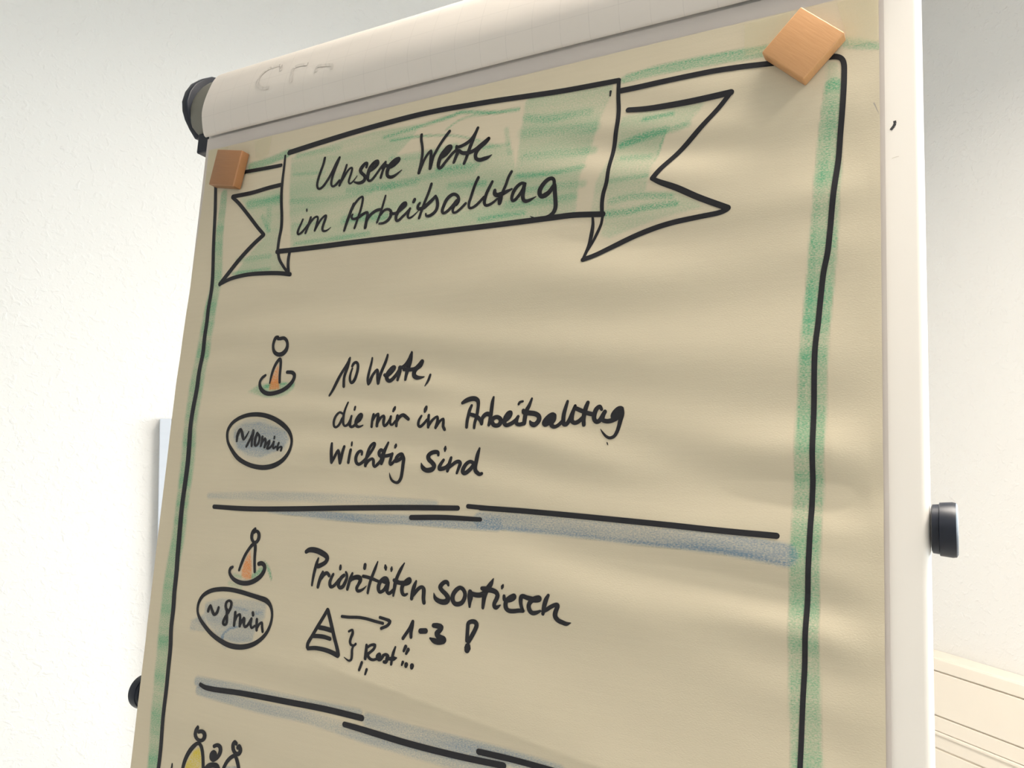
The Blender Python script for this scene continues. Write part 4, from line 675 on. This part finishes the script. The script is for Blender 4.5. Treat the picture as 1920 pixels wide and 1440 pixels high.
CHALK = [  # stroke or patch, pigment, strength, softness, "u,v,width" in millimetres
 ('s', 'g', 0.5, 0.35, "-643.7,67.6,10.93 -641.5,22.8,13.86 -638.9,-24.3,17.3 -642.6,-81.5,20.36 -646.6,-126.6,21.47 -649.1,-160.1,20.91 -648.3,-282.5,19.85 -653.2,-333.1,19.09 -653.5,-385.1,17.81 -651.2,-445.9,17.33 -647.2,-514.6,17.06 -645.4,-557.9,16.89"),
 ('s', 'g', 0.55, 0.5, "-603.9,93.1,8.87 -579.2,94.3,8.94 -549.6,98.6,8.95"),
 ('s', 'g', 0.4, 0.5, "-606,85.8,2.48 -578,86,2.44 -561.3,86.2,2.42"),
 ('p', 'g', 0.3, 4, "-544.3,92.5,0 -478.6,99,0 -439,101,0 -382.7,98.3,0 -393.6,84.7,0 -413.5,68.3,0 -373.9,65.8,0 -345.3,70.9,0 -314.7,70.4,0 -283.3,55.1,0 -279,36.3,0 -274.2,-7.5,0 -311.7,-6.5,0 -391.1,-5.7,0 -532.4,-3.3,0 -539.4,33,0"),
 ('p', 'g', 0.3, 4, "-274.1,96.7,0 -269.3,102.4,0 -194.7,95.7,0 -194.5,89.3,0 -202.9,71.4,0 -212.3,43.6,0 -220.3,15.6,0 -222.4,-7.8,0 -274.2,-7.5,0 -279,36.3,0 -278.2,55.2,0"),
 ('p', 'g', 0.22, 3, "-190.6,39.9,0 -196,18.6,0 -199.3,-10,0 -209.3,-9.6,0 -204.9,13.3,0"),
 ('s', 'g', 0.35, 0.8, "-536.3,93.4,6.17 -513.8,93.1,6.04 -480.3,91.3,5.88"),
 ('s', 'g', 0.3, 0.8, "-538.3,73.6,3.54 -517,71.2,3.51 -496.3,69.3,3.47"),
 ('s', 'g', 0.32, 0.8, "-537.6,45.3,7.04 -492.9,41.4,6.94 -437.6,41.2,6.78"),
 ('s', 'g', 0.35, 0.8, "-465.3,46.4,6.87 -411.7,45,6.64"),
 ('s', 'g', 0.4, 0.8, "-435.2,44.2,7.86 -383.8,42.9,7.6"),
 ('s', 'g', 0.4, 0.8, "-466.2,17.6,10.16 -435,16.9,9.79 -416.3,13.4,9.44"),
 ('s', 'g', 0.4, 0.8, "-527.2,0.2,4.64 -487.9,-0.9,4.55 -433.2,-0.6,4.41"),
 ('s', 'g', 0.25, 0.8, "-532.8,20.4,5.9 -490.3,19.6,5.75"),
 ('s', 'g', 0.62, 0.8, "-425.4,92.9,4.03 -399.6,94.7,3.98 -368.5,97.4,3.92 -350.5,99.2,3.87 -336.4,100.4,3.59 -303.7,93.6,3.47 -280.5,92,3.49"),
 ('s', 'g', 0.6, 0.8, "-417,88,2.49 -386.2,86.5,2.39 -353.8,81.7,2.28 -336.9,77.2,2.19 -317.9,70.1,2.14"),
 ('s', 'g', 0.5, 0.8, "-354.3,87.3,2.27 -344,92.7,2.17 -331.3,94.9,1.97 -303.7,93.6,1.89"),
 ('s', 'g', 0.4, 0.8, "-312.8,62.5,3.74 -288.2,61.2,3.67"),
 ('s', 'g', 0.4, 0.8, "-415.1,69,6.76 -372.1,68.2,6.62 -343.3,69.5,6.57"),
 ('s', 'g', 0.5, 0.8, "-360.8,50.5,5.32 -341.7,49.4,5.25 -317.4,48,5.16"),
 ('s', 'g', 0.3, 0.8, "-420.3,42.6,6.85 -370.1,45.6,6.52 -322.7,43.3,6.21"),
 ('s', 'g', 0.3, 0.8, "-347.5,33.8,6.2 -310.4,30.2,6.04"),
 ('s', 'g', 0.42, 0.8, "-272.3,82.8,7.78 -248.9,77.2,7.88 -213.6,76,7.84"),
 ('s', 'g', 0.25, 0.8, "-274.7,69.3,11.02 -208.1,62.6,10.47"),
 ('s', 'g', 0.35, 0.8, "-272.3,47,7.97 -209.2,42.9,7.6"),
 ('s', 'g', 0.42, 0.8, "-277.6,31.2,4.92 -246.1,28.1,4.88 -216.3,29.1,4.84"),
 ('s', 'g', 0.32, 0.8, "-270.4,17.3,6.89 -215.6,14.9,6.6"),
 ('s', 'g', 0.28, 0.8, "-286.9,8,7.92 -224.9,5,7.55"),
 ('s', 'g', 0.42, 0.8, "-313.6,-2.3,5.1 -270.3,-1.1,4.94"),
 ('s', 'g', 0.3, 0.8, "-291.4,75.4,5.27 -286.6,53.4,5.23"),
 ('p', 'g', 0.26, 10, "-616,60,0 -555.1,61.4,0 -550.2,42.4,0 -549.3,18.9,0 -549.3,-4.3,0 -540.9,-21.2,0 -535.4,-28.6,0 -574.3,-25,0 -612.7,-26.8,0 -590.1,-3.5,0 -570.3,13.2,0 -585.3,29.2,0 -600.8,46.9,0"),
 ('s', 'g', 0.45, 0.8, "-598,50.1,11.17 -575.4,49.4,11.15 -555.1,50.2,11.17"),
 ('s', 'g', 0.45, 0.8, "-576.4,34.1,5.37 -566.3,18.6,5.33"),
 ('s', 'g', 0.35, 0.8, "-608.8,-8.7,6.11 -560.9,-8.8,5.94"),
 ('s', 'g', 0.3, 0.8, "-613.3,-22.5,4.86 -559,-22.9,4.7"),
 ('s', 'g', 0.3, 0.8, "-567.8,40.1,8.01 -567.5,27,7.99"),
 ('p', 'g', 0.26, 12, "-184.9,66.5,0 -158.3,67.7,0 -119.1,65.1,0 -123.2,58.8,0 -133.2,48.3,0 -148.8,47.7,0 -155.3,28.1,0 -160.2,17.3,0 -160.9,11.1,0 -163.2,0.7,0 -138.6,-2.9,0 -121.5,-14,0 -118.9,-17.7,0 -155.4,-22.5,0 -173,-26.4,0 -192.9,-32.1,0 -200.5,-29.4,0 -197.4,-15.3,0 -196.3,2.8,0 -191.7,27.8,0 -188.2,55,0"),
 ('s', 'g', 0.6, 0.8, "-184.9,43.3,6.87 -168.4,46.3,6.73 -148.8,48.1,6.57"),
 ('s', 'g', 0.5, 0.8, "-167.1,60.3,3.79 -143.9,60.7,3.72"),
 ('s', 'g', 0.35, 0.8, "-143.6,47.6,5.69 -131.5,49.7,5.64"),
 ('s', 'g', 0.75, 0.8, "-197.5,-12.5,5.51 -179,-13.2,5.49 -161.9,-11.5,5.42 -139.2,-11.9,5.27"),
 ('s', 'g', 0.5, 0.8, "-192.3,-3.2,5.63 -174,-1.8,5.42 -142.9,-5.8,5.21"),
 ('s', 'g', 0.3, 0.8, "-184.4,31.2,5.53 -161.5,29.2,5.43"),
 ('s', 'g', 0.3, 0.8, "-195.8,13.7,3.73 -161.9,13,3.63"),
 ('s', 'g', 0.5, 0.8, "-148.8,47.7,1.34 -152.9,37.6,1.33 -156.5,25.6,1.32"),
 ('s', 'g', 0.5, 0.4, "-185.7,97.4,5.74 -159.6,99.2,8.34 -132.8,98.3,8.51 -104.3,97.2,8.7 -73.3,94.8,8.44"),
 ('s', 'g', 0.4, 0.8, "-182.7,100.8,2.85 -154,101.9,3.38 -116.4,101.4,3.54 -73.3,99,3.4"),
 ('s', 'g', 0.5, 0.8, "-22.7,89.7,8.24 -12.5,85.6,8.2 0.9,80.7,5.17"),
 ('s', 'g', 0.22, 0.6, "-29.7,72.6,8.9 -28.6,58.5,11.59"),
 ('s', 'g', 0.5, 0.18, "-29,58.5,11.23 -29.7,46.8,12.85 -31.4,23.7,15.48 -32.1,0.6,17.49 -33.8,-29.8,17.94 -35.5,-59.7,18.39 -37.8,-85.5,18.44 -40.8,-122,18.54 -42.1,-150.8,18.91 -44.2,-214.3,19.13 -46.6,-278.2,19.14 -46.7,-327.8,19.35 -44.8,-392.5,19.4 -44.1,-423.4,19.44"),
 ('s', 'g', 0.25, 0.9, "-29,46.7,4.97 -34.9,1,5.29 -41.7,-47.7,5.57 -44.9,-114.5,5.47 -49.1,-165,5.43"),
 ('s', 'b', 0.36, 0.6, "-609.5,-250.8,6.1 -547.4,-248.2,8.8 -460.4,-245.9,9.23 -401.2,-245.2,8.12 -337.8,-245.1,5.64"),
 ('s', 'b', 0.5, 0.4, "-527.3,-261.4,3.19 -479.4,-261,6.81 -418.7,-261.3,8.31 -362.9,-259.6,9.13 -311.2,-258.9,10.16 -278.9,-257.6,12.06"),
 ('s', 'b', 0.5, 0.3, "-293.4,-255.3,13.57 -254.2,-254.9,14.21 -217.3,-255.2,14.45 -162.5,-257.1,14.78 -100.5,-259.1,15.29 -57.7,-263.6,15.6"),
 ('s', 'b', 0.3, 0.9, "-277.1,-260.4,4.01 -217,-261.5,3.82 -162.2,-263.2,3.65 -100.4,-264.3,3.47 -56.5,-269.6,3.34"),
 ('s', 'b', 0.42, 0.5, "-598.4,-426.2,9.14 -537.8,-424.2,8.8 -475.5,-423.4,7.78 -400.2,-421,6.12"),
 ('s', 'b', 0.42, 0.4, "-594.8,-434.1,9.19 -514.7,-435.7,10.13 -454.4,-434.4,11.15 -398.3,-437.8,11.44 -346.7,-439.7,11.58 -283.9,-440.8,11.01 -240.6,-441.9,10.63"),
 ('s', 'b', 0.46, 0.4, "-390.8,-425.3,12.07 -347.9,-427.3,12.92 -300,-427.7,13.64 -252.9,-428.1,12.57 -214.1,-429.5,11.62"),
 ('p', 'b', 0.42, 16, "-585.9,-192.5,0 -585.4,-183.7,0 -572.4,-178.8,0 -551.2,-177.4,0 -529.8,-181.2,0 -514.7,-185.4,0 -509.6,-193.8,0 -515.3,-202.2,0 -529.2,-206.7,0 -543.3,-211.7,0 -561.7,-209.6,0 -578,-203.4,0"),
 ('p', 'b', 0.15, 20, "-592.2,-192.6,0 -587.6,-181.5,0 -566.9,-173.9,0 -542.7,-173.9,0 -517.8,-184.1,0 -507.6,-195.8,0 -514.2,-210.6,0 -536.4,-218.3,0 -560.8,-215.2,0 -580.9,-204.8,0"),
 ('p', 'b', 0.36, 14, "-599.2,-353.4,0 -578,-347,0 -539.4,-344.2,0 -518.1,-344.9,0 -518.1,-357.8,0 -529.1,-372.1,0 -530.9,-380.9,0 -552.5,-385.1,0 -569.6,-383.4,0 -579.3,-380.7,0 -590.5,-373.2,0 -598.7,-364.7,0"),
 ('p', 'b', 0.36, 14, "-616.1,-372.2,0 -599.5,-364.3,0 -591.5,-375.5,0 -596.2,-379.7,0 -615.3,-381.2,0"),
 ('s', 'b', 0.7, 0.8, "-570.5,-384,3.13 -569.1,-378.5,2.73 -560.8,-372.8,2.35 -552.8,-370.1,2.24"),
 ('s', 'b', 0.4, 0.8, "-560,-352.9,2.66 -541.2,-353.8,2.63"),
 ('s', 'b', 0.45, 0.8, "-529.7,-354.9,3.46 -523,-353.7,3.44"),
 ('s', 'b', 0.4, 0.8, "-615.1,-378,2.26 -609.6,-377.8,2.25"),
 ('s', 'b', 0.3, 0.8, "-570.2,-387.9,2.07 -564.5,-391.1,2.06"),
 ('p', 'g', 0.42, 20, "-571.9,-147,0 -558.8,-140.8,0 -545.9,-139.4,0 -526.7,-138.2,0 -510.8,-139.7,0 -511,-145,0 -518.7,-150.5,0 -531,-153.6,0 -547.2,-153.1,0"),
 ('s', 'g', 0.6, 0.8, "-548.7,-142.4,3.48 -541.1,-141.1,3.46"),
 ('s', 'g', 0.5, 0.8, "-530.2,-140.9,1.95 -521.4,-139.7,1.94"),
 ('s', 'g', 0.6, 0.8, "-510.7,-139.9,2.54 -511.3,-142.7,2.54"),
 ('p', 'o', 0.75, 10, "-533.3,-120.5,0 -537.7,-127.9,0 -540.9,-133.1,0 -542.6,-139.2,0 -543,-145.8,0 -528.9,-145.4,0 -530.9,-135.2,0"),
 ('s', 'g', 0.35, 0.9, "-568.9,-332,5 -553.5,-334.1,4.95"),
 ('s', 'g', 0.4, 0.9, "-563.6,-323.7,3.62 -554.3,-324.8,3.6"),
 ('s', 'g', 0.65, 0.8, "-539.8,-323.4,5.41 -534,-319.8,5.45 -528.3,-315.7,5.49"),
 ('s', 'g', 0.65, 0.6, "-525.7,-307.2,0.87 -521.4,-311.6,2.8 -518.2,-316.6,3.5 -515.1,-323.2,1.77"),
 ('p', 'o', 0.78, 14, "-544.9,-299.4,0 -551.7,-311.6,0 -554.4,-319.5,0 -553.4,-324.3,0 -547,-326.3,0 -540.5,-324.8,0 -541.9,-309,0"),
 ('p', 'y', 0.75, 14, "-593.8,-488.6,0 -586.8,-484.2,0 -581.9,-493.1,0 -578.8,-507.2,0 -603,-512.2,0 -602,-500.1,0"),
 ('s', 'b', 0.7, 0.5, "-547.7,-494.8,2.82 -533.7,-491.9,2.79"),
]

SU0, SU1, SV0, SV1 = -.6800, .0003, -.86, .1225
rng = random.Random(11)
WAVES = []
for k in range(26):                              # shallow buckles running across the sheet
    lam = rng.uniform(.035, .11); ang = rng.gauss(0.06, .16)
    kv = 2 * math.pi / lam
    WAVES.append((kv * math.sin(ang) * .9, kv * math.cos(ang), rng.uniform(0, 6.28), rng.uniform(.4, 1) * lam))
MODS = [(rng.uniform(4, 12) * rng.choice((-1, 1)), rng.uniform(3, 11), rng.uniform(0, 6.28)) for _ in range(7)]
def relief(u_, v_):
    """height of the paper over the board, metres (numpy arrays)"""
    u_ = np.asarray(u_, float); v_ = np.asarray(v_, float)
    h = 0
    wu = .02 * np.sin(9 * u_ + 2.0) + .012 * np.sin(21 * v_ + 7 * u_)
    for i, (a, b_, ph, am) in enumerate(WAVES):
        mu, mv, mp = MODS[i % 7]
        h = h + am * (0.55 + 0.45 * np.sin(mu * u_ + mv * v_ + mp + i)) * np.sin(a * u_ + b_ * (v_ + wu) + ph)
    h = h * .0078
    mid = np.exp(-((v_ + .16) / .26) ** 2) * (.45 + .9 * np.clip((u_ + .66) / .5, 0, 1)) + .35
    edge = np.clip((-SU0 + u_) / .05, .15, 1) * np.clip((SU1 - u_) / .03, .25, 1) * np.clip((SV1 - v_) / .07, .12, 1)
    h = h * mid * edge
    def crease(p, q, amp, wid):                 # a soft one-sided fold line
        p = np.array(p); q = np.array(q); d = q - p; L = np.hypot(*d); d = d / L
        s = (u_ - p[0]) * d[0] + (v_ - p[1]) * d[1]; t = -(u_ - p[0]) * d[1] + (v_ - p[1]) * d[0]
        return amp * np.exp(-np.abs(t) / wid) * np.clip(s / .05, 0, 1) * np.clip((L - s) / .08, 0, 1)
    h = h + crease((-.47, -.385), (-.10, -.430), .0011, .010) + crease((-.58, -.215), (-.36, -.223), .0007, .008)
    h = h + crease((-.50, -.325), (-.28, -.300), .0005, .012)
    return .0021 + np.clip(h, -.0019, .006)
def beige_paper():
    m, nt, b = node_mat('brown_poster_paper')
    at = N(nt, 'ShaderNodeAttribute'); at.attribute_name = 'pigment'
    v1 = mapped(nt, (620, 1150, 1)); v2 = mapped(nt, (1300, 1900, 1)); v3 = mapped(nt, (4, 60, 1)); v4 = mapped(nt, (8, 62, 1))
    def noise(vec, det=3, sc=1.0):
        q = N(nt, 'ShaderNodeTexNoise'); q.inputs['Scale'].default_value = sc; q.inputs['Detail'].default_value = det
        nt.links.new(vec, q.inputs['Vector']); return q.outputs['Fac']
    g1, g2, lay, big = noise(v1, 4), noise(v2, 2), noise(v3, 3, 6.0), noise(v4, 3)
    # grain: chalk only catches on the high fibres
    a = N(nt, 'ShaderNodeMath', operation='MULTIPLY_ADD'); a.inputs[1].default_value = 3.4; a.inputs[2].default_value = -1.38
    nt.links.new(g1, a.inputs[0])
    a2 = N(nt, 'ShaderNodeMath', operation='MULTIPLY_ADD'); a2.inputs[1].default_value = 1.3
    nt.links.new(g2, a2.inputs[0]); nt.links.new(a.outputs[0], a2.inputs[2])
    a3 = N(nt, 'ShaderNodeMath', operation='MULTIPLY_ADD'); a3.inputs[1].default_value = 2.3
    nt.links.new(big, a3.inputs[0]); nt.links.new(a2.outputs[0], a3.inputs[2])
    sh = N(nt, 'ShaderNodeMath', operation='SUBTRACT'); sh.inputs[1].default_value = 1.10; nt.links.new(a3.outputs[0], sh.inputs[0])
    cov = N(nt, 'ShaderNodeMath', operation='MULTIPLY'); nt.links.new(at.outputs['Alpha'], cov.inputs[0]); nt.links.new(sh.outputs[0], cov.inputs[1]); cov.use_clamp = True
    base = N(nt, 'ShaderNodeMix', data_type='RGBA'); base.inputs['A'].default_value = (.542, .478, .356, 1); base.inputs['B'].default_value = (.580, .512, .384, 1)
    nt.links.new(lay, base.inputs['Factor'])
    mix = N(nt, 'ShaderNodeMix', data_type='RGBA')
    nt.links.new(cov.outputs[0], mix.inputs['Factor']); nt.links.new(base.outputs['Result'], mix.inputs['A']); nt.links.new(at.outputs['Color'], mix.inputs['B'])
    nt.links.new(mix.outputs['Result'], b.inputs['Base Color'])
    b.inputs['Roughness'].default_value = .8
    b.inputs['Specular IOR Level'].default_value = .25
    bp = N(nt, 'ShaderNodeBump'); bp.inputs['Strength'].default_value = .35; bp.inputs['Distance'].default_value = .00025
    nt.links.new(g1, bp.inputs['Height']); nt.links.new(bp.outputs['Normal'], b.inputs['Normal'])
    return m
M['poster'] = beige_paper()
M['ink'] = plain('black_marker_ink', (.013, .0125, .016), .5, .25, (120, 400, 120), spec=.28)
M['tape'] = None
def tape_mat():
    m, nt, b = node_mat('yellowed_tape')
    nz = N(nt, 'ShaderNodeTexNoise'); nz.inputs['Scale'].default_value = 60
    mr = N(nt, 'ShaderNodeMapRange'); mr.inputs['To Min'].default_value = .14; mr.inputs['To Max'].default_value = .36
    nt.links.new(nz.outputs['Fac'], mr.inputs['Value']); nt.links.new(mr.outputs['Result'], b.inputs['Alpha'])
    b.inputs['Base Color'].default_value = (.74, .675, .44, 1); b.inputs['Roughness'].default_value = .5
    return m
M['tape'] = tape_mat()
PIG = {'g': (.10, .325, .185), 'b': (.155, .225, .295), 'o': (.62, .22, .06), 'y': (.55, .43, .04)}

poster = thing('poster', BOARD @ Matrix.Translation((-.34, .12, 0)), 'hand-lettered brown paper poster with green chalk banner hung on the flipchart', 'poster')
STEP = .0016
nu = int((SU1 - SU0) / STEP) + 1; nv = int((SV1 - SV0) / STEP) + 1
gu = np.linspace(SU0, SU1, nu); gv = np.linspace(SV0, SV1, nv)
GU, GV = np.meshgrid(gu, gv)
def parse(s): return np.array([[float(x) for x in p.split(',')] for p in s.split()]) * .001
def seg_dist(P, X, Y):
    """distance to a polyline and the local half width"""
    best = np.full(X.shape, 1e9); hw = np.zeros(X.shape)
    for i in range(len(P) - 1):
        ax, ay, aw = P[i]; bx, by, bw = P[i + 1]; dx, dy = bx - ax, by - ay
        t = np.clip(((X - ax) * dx + (Y - ay) * dy) / max(1e-12, dx * dx + dy * dy), 0, 1)
        d = np.hypot(X - ax - t * dx, Y - ay - t * dy); w = (aw + (bw - aw) * t) * .5
        m_ = d - w < best - hw
        best = np.where(m_, d, best); hw = np.where(m_, w, hw)
    return best, hw
alpha = np.zeros(GU.shape); colr = np.zeros(GU.shape + (3,))
for kind, pg, dens, soft, data in CHALK:
    P = parse(data)
    pad_ = P[:, 2].max() + .008
    i0, i1 = np.searchsorted(gu, [P[:, 0].min() - pad_, P[:, 0].max() + pad_]); j0, j1 = np.searchsorted(gv, [P[:, 1].min() - pad_, P[:, 1].max() + pad_])
    if i1 <= i0 or j1 <= j0: continue
    X, Y = GU[j0:j1, i0:i1], GV[j0:j1, i0:i1]
    if kind == 's':
        Pd = smooth_curve(P, 4) if len(P) > 2 else P
        d, hw = seg_dist(Pd, X, Y); hw = np.maximum(hw, .0008)
        a = np.clip((hw - d) / np.maximum(hw * soft, .0012) + .35, 0, 1) * dens
    else:
        Q = np.vstack([P, P[:1]]); inside = np.zeros(X.shape, bool)
        for k in range(len(Q) - 1):
            (x0, y0, _), (x1, y1, _) = Q[k], Q[k + 1]
            c = ((y0 > Y) != (y1 > Y)) & (X < (x1 - x0) * (Y - y0) / ((y1 - y0) if abs(y1 - y0) > 1e-9 else 1e-9) + x0)
            inside ^= c
        d, _ = seg_dist(Q, X, Y); sd = np.where(inside, d, -d)
        a = np.clip(sd / (.0022) + .5, 0, 1) * dens
    al = alpha[j0:j1, i0:i1]; na = al + a * (1 - al)
    w_ = np.where(na > 1e-6, a / np.maximum(na, 1e-6), 0)[..., None]
    colr[j0:j1, i0:i1] = colr[j0:j1, i0:i1] * (1 - w_) + np.array(PIG[pg]) * w_
    alpha[j0:j1, i0:i1] = na
# the sheet is not quite square on the pad: its upper left corner is drawn in by a few millimetres
inset = .0085 * np.clip((GV + .14) / .22, 0, 1) * np.clip((-GU - .60) / .08, 0, 1)
Z = relief(GU, GV)
co = np.stack([GU + inset, GV, Z], -1).reshape(-1, 3).astype(np.float32)
idx = np.arange(nu * nv).reshape(nv, nu)
fq = np.stack([idx[:-1, :-1], idx[:-1, 1:], idx[1:, 1:], idx[1:, :-1]], -1).reshape(-1, 4)
me = bpy.data.meshes.new('paper')
me.vertices.add(len(co)); me.vertices.foreach_set('co', co.ravel())
me.loops.add(fq.size); me.loops.foreach_set('vertex_index', fq.ravel().astype(np.int32))
me.polygons.add(len(fq)); me.polygons.foreach_set('loop_start', np.arange(0, fq.size, 4, dtype=np.int32))
me.polygons.foreach_set('use_smooth', np.ones(len(fq), dtype=bool))
me.update(calc_edges=True); me.validate()
ca = me.color_attributes.new('pigment', 'FLOAT_COLOR', 'POINT')
ca.data.foreach_set('color', np.concatenate([colr, alpha[..., None]], -1).reshape(-1).astype(np.float32))
me.materials.append(M['poster'])
paper = bpy.data.objects.new('paper', me); COL.objects.link(paper); place(paper, poster, BOARD)

# marker strokes: flat ribbons of ink lying on the paper
def catmull(P, step=.0022):
    """centripetal Catmull-Rom through (u, v, width)"""
    P = np.asarray(P, float)
    if len(P) == 2:
        n = max(2, int(np.hypot(*(P[1] - P[0])[:2]) / step)); t = np.linspace(0, 1, n + 1)[:, None]; return P[0] * (1 - t) + P[1] * t
    closed = np.hypot(*(P[0] - P[-1])[:2]) < 1e-5
    A = P[-2] if closed else 2 * P[0] - P[1]; Z_ = P[1] if closed else 2 * P[-1] - P[-2]
    Q = np.vstack([A, P, Z_]); out = []
    for i in range(1, len(Q) - 2):
        p0, p1, p2, p3 = Q[i - 1:i + 3]
        t0 = 0; t1 = t0 + max(1e-4, np.hypot(*(p1 - p0)[:2])) ** .5; t2 = t1 + max(1e-4, np.hypot(*(p2 - p1)[:2])) ** .5; t3 = t2 + max(1e-4, np.hypot(*(p3 - p2)[:2])) ** .5
        n = max(3, int(np.hypot(*(p2 - p1)[:2]) / step))
        for t in np.linspace(t1, t2, n, endpoint=False):
            a1 = (t1 - t) / (t1 - t0) * p0 + (t - t0) / (t1 - t0) * p1; a2 = (t2 - t) / (t2 - t1) * p1 + (t - t1) / (t2 - t1) * p2; a3 = (t3 - t) / (t3 - t2) * p2 + (t - t2) / (t3 - t2) * p3
            b1 = (t2 - t) / (t2 - t0) * a1 + (t - t0) / (t2 - t0) * a2; b2 = (t3 - t) / (t3 - t1) * a2 + (t - t1) / (t3 - t1) * a3
            out.append((t2 - t) / (t2 - t1) * b1 + (t - t1) / (t2 - t1) * b2)
    out.append(P[-1]); return np.array(out)
LIFT = .00035
def ink_on(b, P):
    S_ = catmull(P); xy = S_[:, :2]; w = np.maximum(S_[:, 2], .0002) * .59
    tg = np.gradient(xy, axis=0); tg /= np.maximum(1e-9, np.hypot(tg[:, 0], tg[:, 1]))[:, None]
    nr = np.stack([-tg[:, 1], tg[:, 0]], 1)
    Lp = xy + nr * w[:, None]; Rp = xy - nr * w[:, None]
    k = len(b.v); n = len(xy)
    pts = np.empty((2 * n, 2)); pts[0::2] = Lp; pts[1::2] = Rp
    b.v += [(p[0], p[1], 0) for p in pts]
    for i in range(n - 1): b.f.append((k + 2 * i + 1, k + 2 * i + 3, k + 2 * i + 2, k + 2 * i))
    bend = [0, n - 1] + [i for i in range(1, n - 1) if float(np.dot(tg[i - 1], tg[min(i + 1, n - 1)])) < .80]
    for i in bend:                               # round ends and turns
        m_ = len(b.v)
        for q in range(12):
            an = 2 * math.pi * q / 12; b.v.append((xy[i][0] + w[i] * math.cos(an), xy[i][1] + w[i] * math.sin(an), 0))
        b.f.append(tuple(m_ + q for q in range(12)))
INKGROUPS = {}
for g, s in INK: INKGROUPS.setdefault(g, []).append(parse(s))
WORDS = {'Unsere': 'handwritten headline word Unsere', 'Werte': 'handwritten headline word Werte', 'im': 'handwritten headline word im', 'Arbeitsalltag': 'handwritten headline word Arbeitsalltag',
         '10': 'handwritten number 10', 'Werte2': 'handwritten word Werte with a comma', 'die': 'handwritten word die', 'mir': 'handwritten word mir', 'im2': 'handwritten word im', 'Arbeitsalltag2': 'handwritten word Arbeitsalltag',
         'wichtig': 'handwritten word wichtig', 'sind': 'handwritten word sind', 'Prioritaeten': 'handwritten word Prioritäten', 'sortieren': 'handwritten word sortieren', 'Rest': 'handwritten word Rest in quotes with dots', '1-3': 'handwritten 1-3 with exclamation mark',
         '10min': 'handwritten note ~10min', '8min': 'handwritten note ~8min'}
bubbles = {}
order = sorted(INKGROUPS, key=lambda g: 0 if g.startswith('duration') else 1)
for g in order:
    b = MB()
    for P in INKGROUPS[g]: ink_on(b, P)
    xyz = np.array(b.v); xyz[:, 2] = relief(xyz[:, 0], xyz[:, 1]) + LIFT
    b.v = [tuple(p) for p in xyz]
    par = poster
    if g.startswith('w:'):
        name = 'handwritten_word'; key = g[2:]
        if key == '10min': par = bubbles.get('duration_bubble.a', poster)
        if key == '8min': par = bubbles.get('duration_bubble.b', poster)
    else: name = g.split('.')[0]
    o = b.build(name, M['ink'], par, BOARD, fix=False)
    if g.startswith('w:'): o['label'] = WORDS[g[2:]]
    if g.startswith('duration'): bubbles[g] = o
# tape at the upper corners
TAPES = [[(-.6715, .1228), (-.640, .1215), (-.642, .080), (-.6700, .083)], [(-.600, .1205), (-.575, .1215), (-.5775, .103), (-.586, .0965), (-.596, .1015)],
         [(-.0905, .1205), (-.0575, .1215), (-.060, .096), (-.0900, .0945)], [(-.0265, .1200), (-.0002, .1210), (-.0002, .0850), (-.018, .0850)]]
for tp in TAPES:
    b = MB(); P = np.array(tp)
    c = P.mean(0); k = 0
    n = len(P); b.v = [(p[0], p[1], float(relief(p[0], p[1])) + .0006) for p in P]; b.f = [tuple(range(n))]
    b.build('tape', M['tape'], poster, BOARD, fix=False)

b = MB(); b.v = [(-.0036, .0400, .0028), (-.0029, .0402, .0032), (-.0004, .0330, .0034), (-.0002, .0312, .0030)]; b.f = [(0, 1, 2, 3)]
b.build('torn_edge', M['page'], poster, BOARD, fix=False)['label'] = 'small white tear in the paper edge'

# ------------------------------------------------------------------ wooden block magnets
def wood(name, c0, c1):
    m, nt, b = node_mat(name)
    vec = mapped(nt, (40, 420, 40))
    n1 = N(nt, 'ShaderNodeTexNoise'); n1.inputs['Scale'].default_value = 1.6; n1.inputs['Detail'].default_value = 5; n1.inputs['Distortion'].default_value = .5
    nt.links.new(vec, n1.inputs['Vector'])
    mix = N(nt, 'ShaderNodeMix', data_type='RGBA'); mix.inputs['A'].default_value = (*c0, 1); mix.inputs['B'].default_value = (*c1, 1)
    nt.links.new(n1.outputs['Fac'], mix.inputs['Factor']); nt.links.new(mix.outputs['Result'], b.inputs['Base Color'])
    b.inputs['Roughness'].default_value = .42
    bp = N(nt, 'ShaderNodeBump'); bp.inputs['Strength'].default_value = .3; bp.inputs['Distance'].default_value = .0003
    nt.links.new(n1.outputs['Fac'], bp.inputs['Height']); nt.links.new(bp.outputs['Normal'], b.inputs['Normal'])
    return m
M['beech'] = wood('beech_wood', (.50, .255, .105), (.60, .325, .150))
M['beech_shaded'] = wood('shaded_beech_wood', (.27, .123, .048), (.335, .158, .064))  # reddish wood with the shade of the upper left put into its colour
for cu, cv, ang, mat, lab in ((-.0478, .0890, -43.4, 'beech', 'pale beech wooden block magnet set cornerwise beside the right border'),
                              (-.6279, .0912, -11.5, 'beech_shaded', 'reddish wooden block magnet coloured as if in shade beside the black end cap')):
    mw = BOARD @ Matrix.Translation((cu, cv, .0022)) @ Matrix.Rotation(math.radians(ang), 4, 'Z')
    t = thing('wooden_block', mw, lab, 'magnet')
    h = .0196
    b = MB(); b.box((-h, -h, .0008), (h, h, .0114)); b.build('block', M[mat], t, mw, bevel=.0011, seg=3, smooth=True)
    b = MB(); b.lathe([(0, .0080), (.0008, .0080)], (0, 0, .0001), (0, 0, 1), 24); b.build('magnet', M['leg_grey'], t, mw, smooth=True)
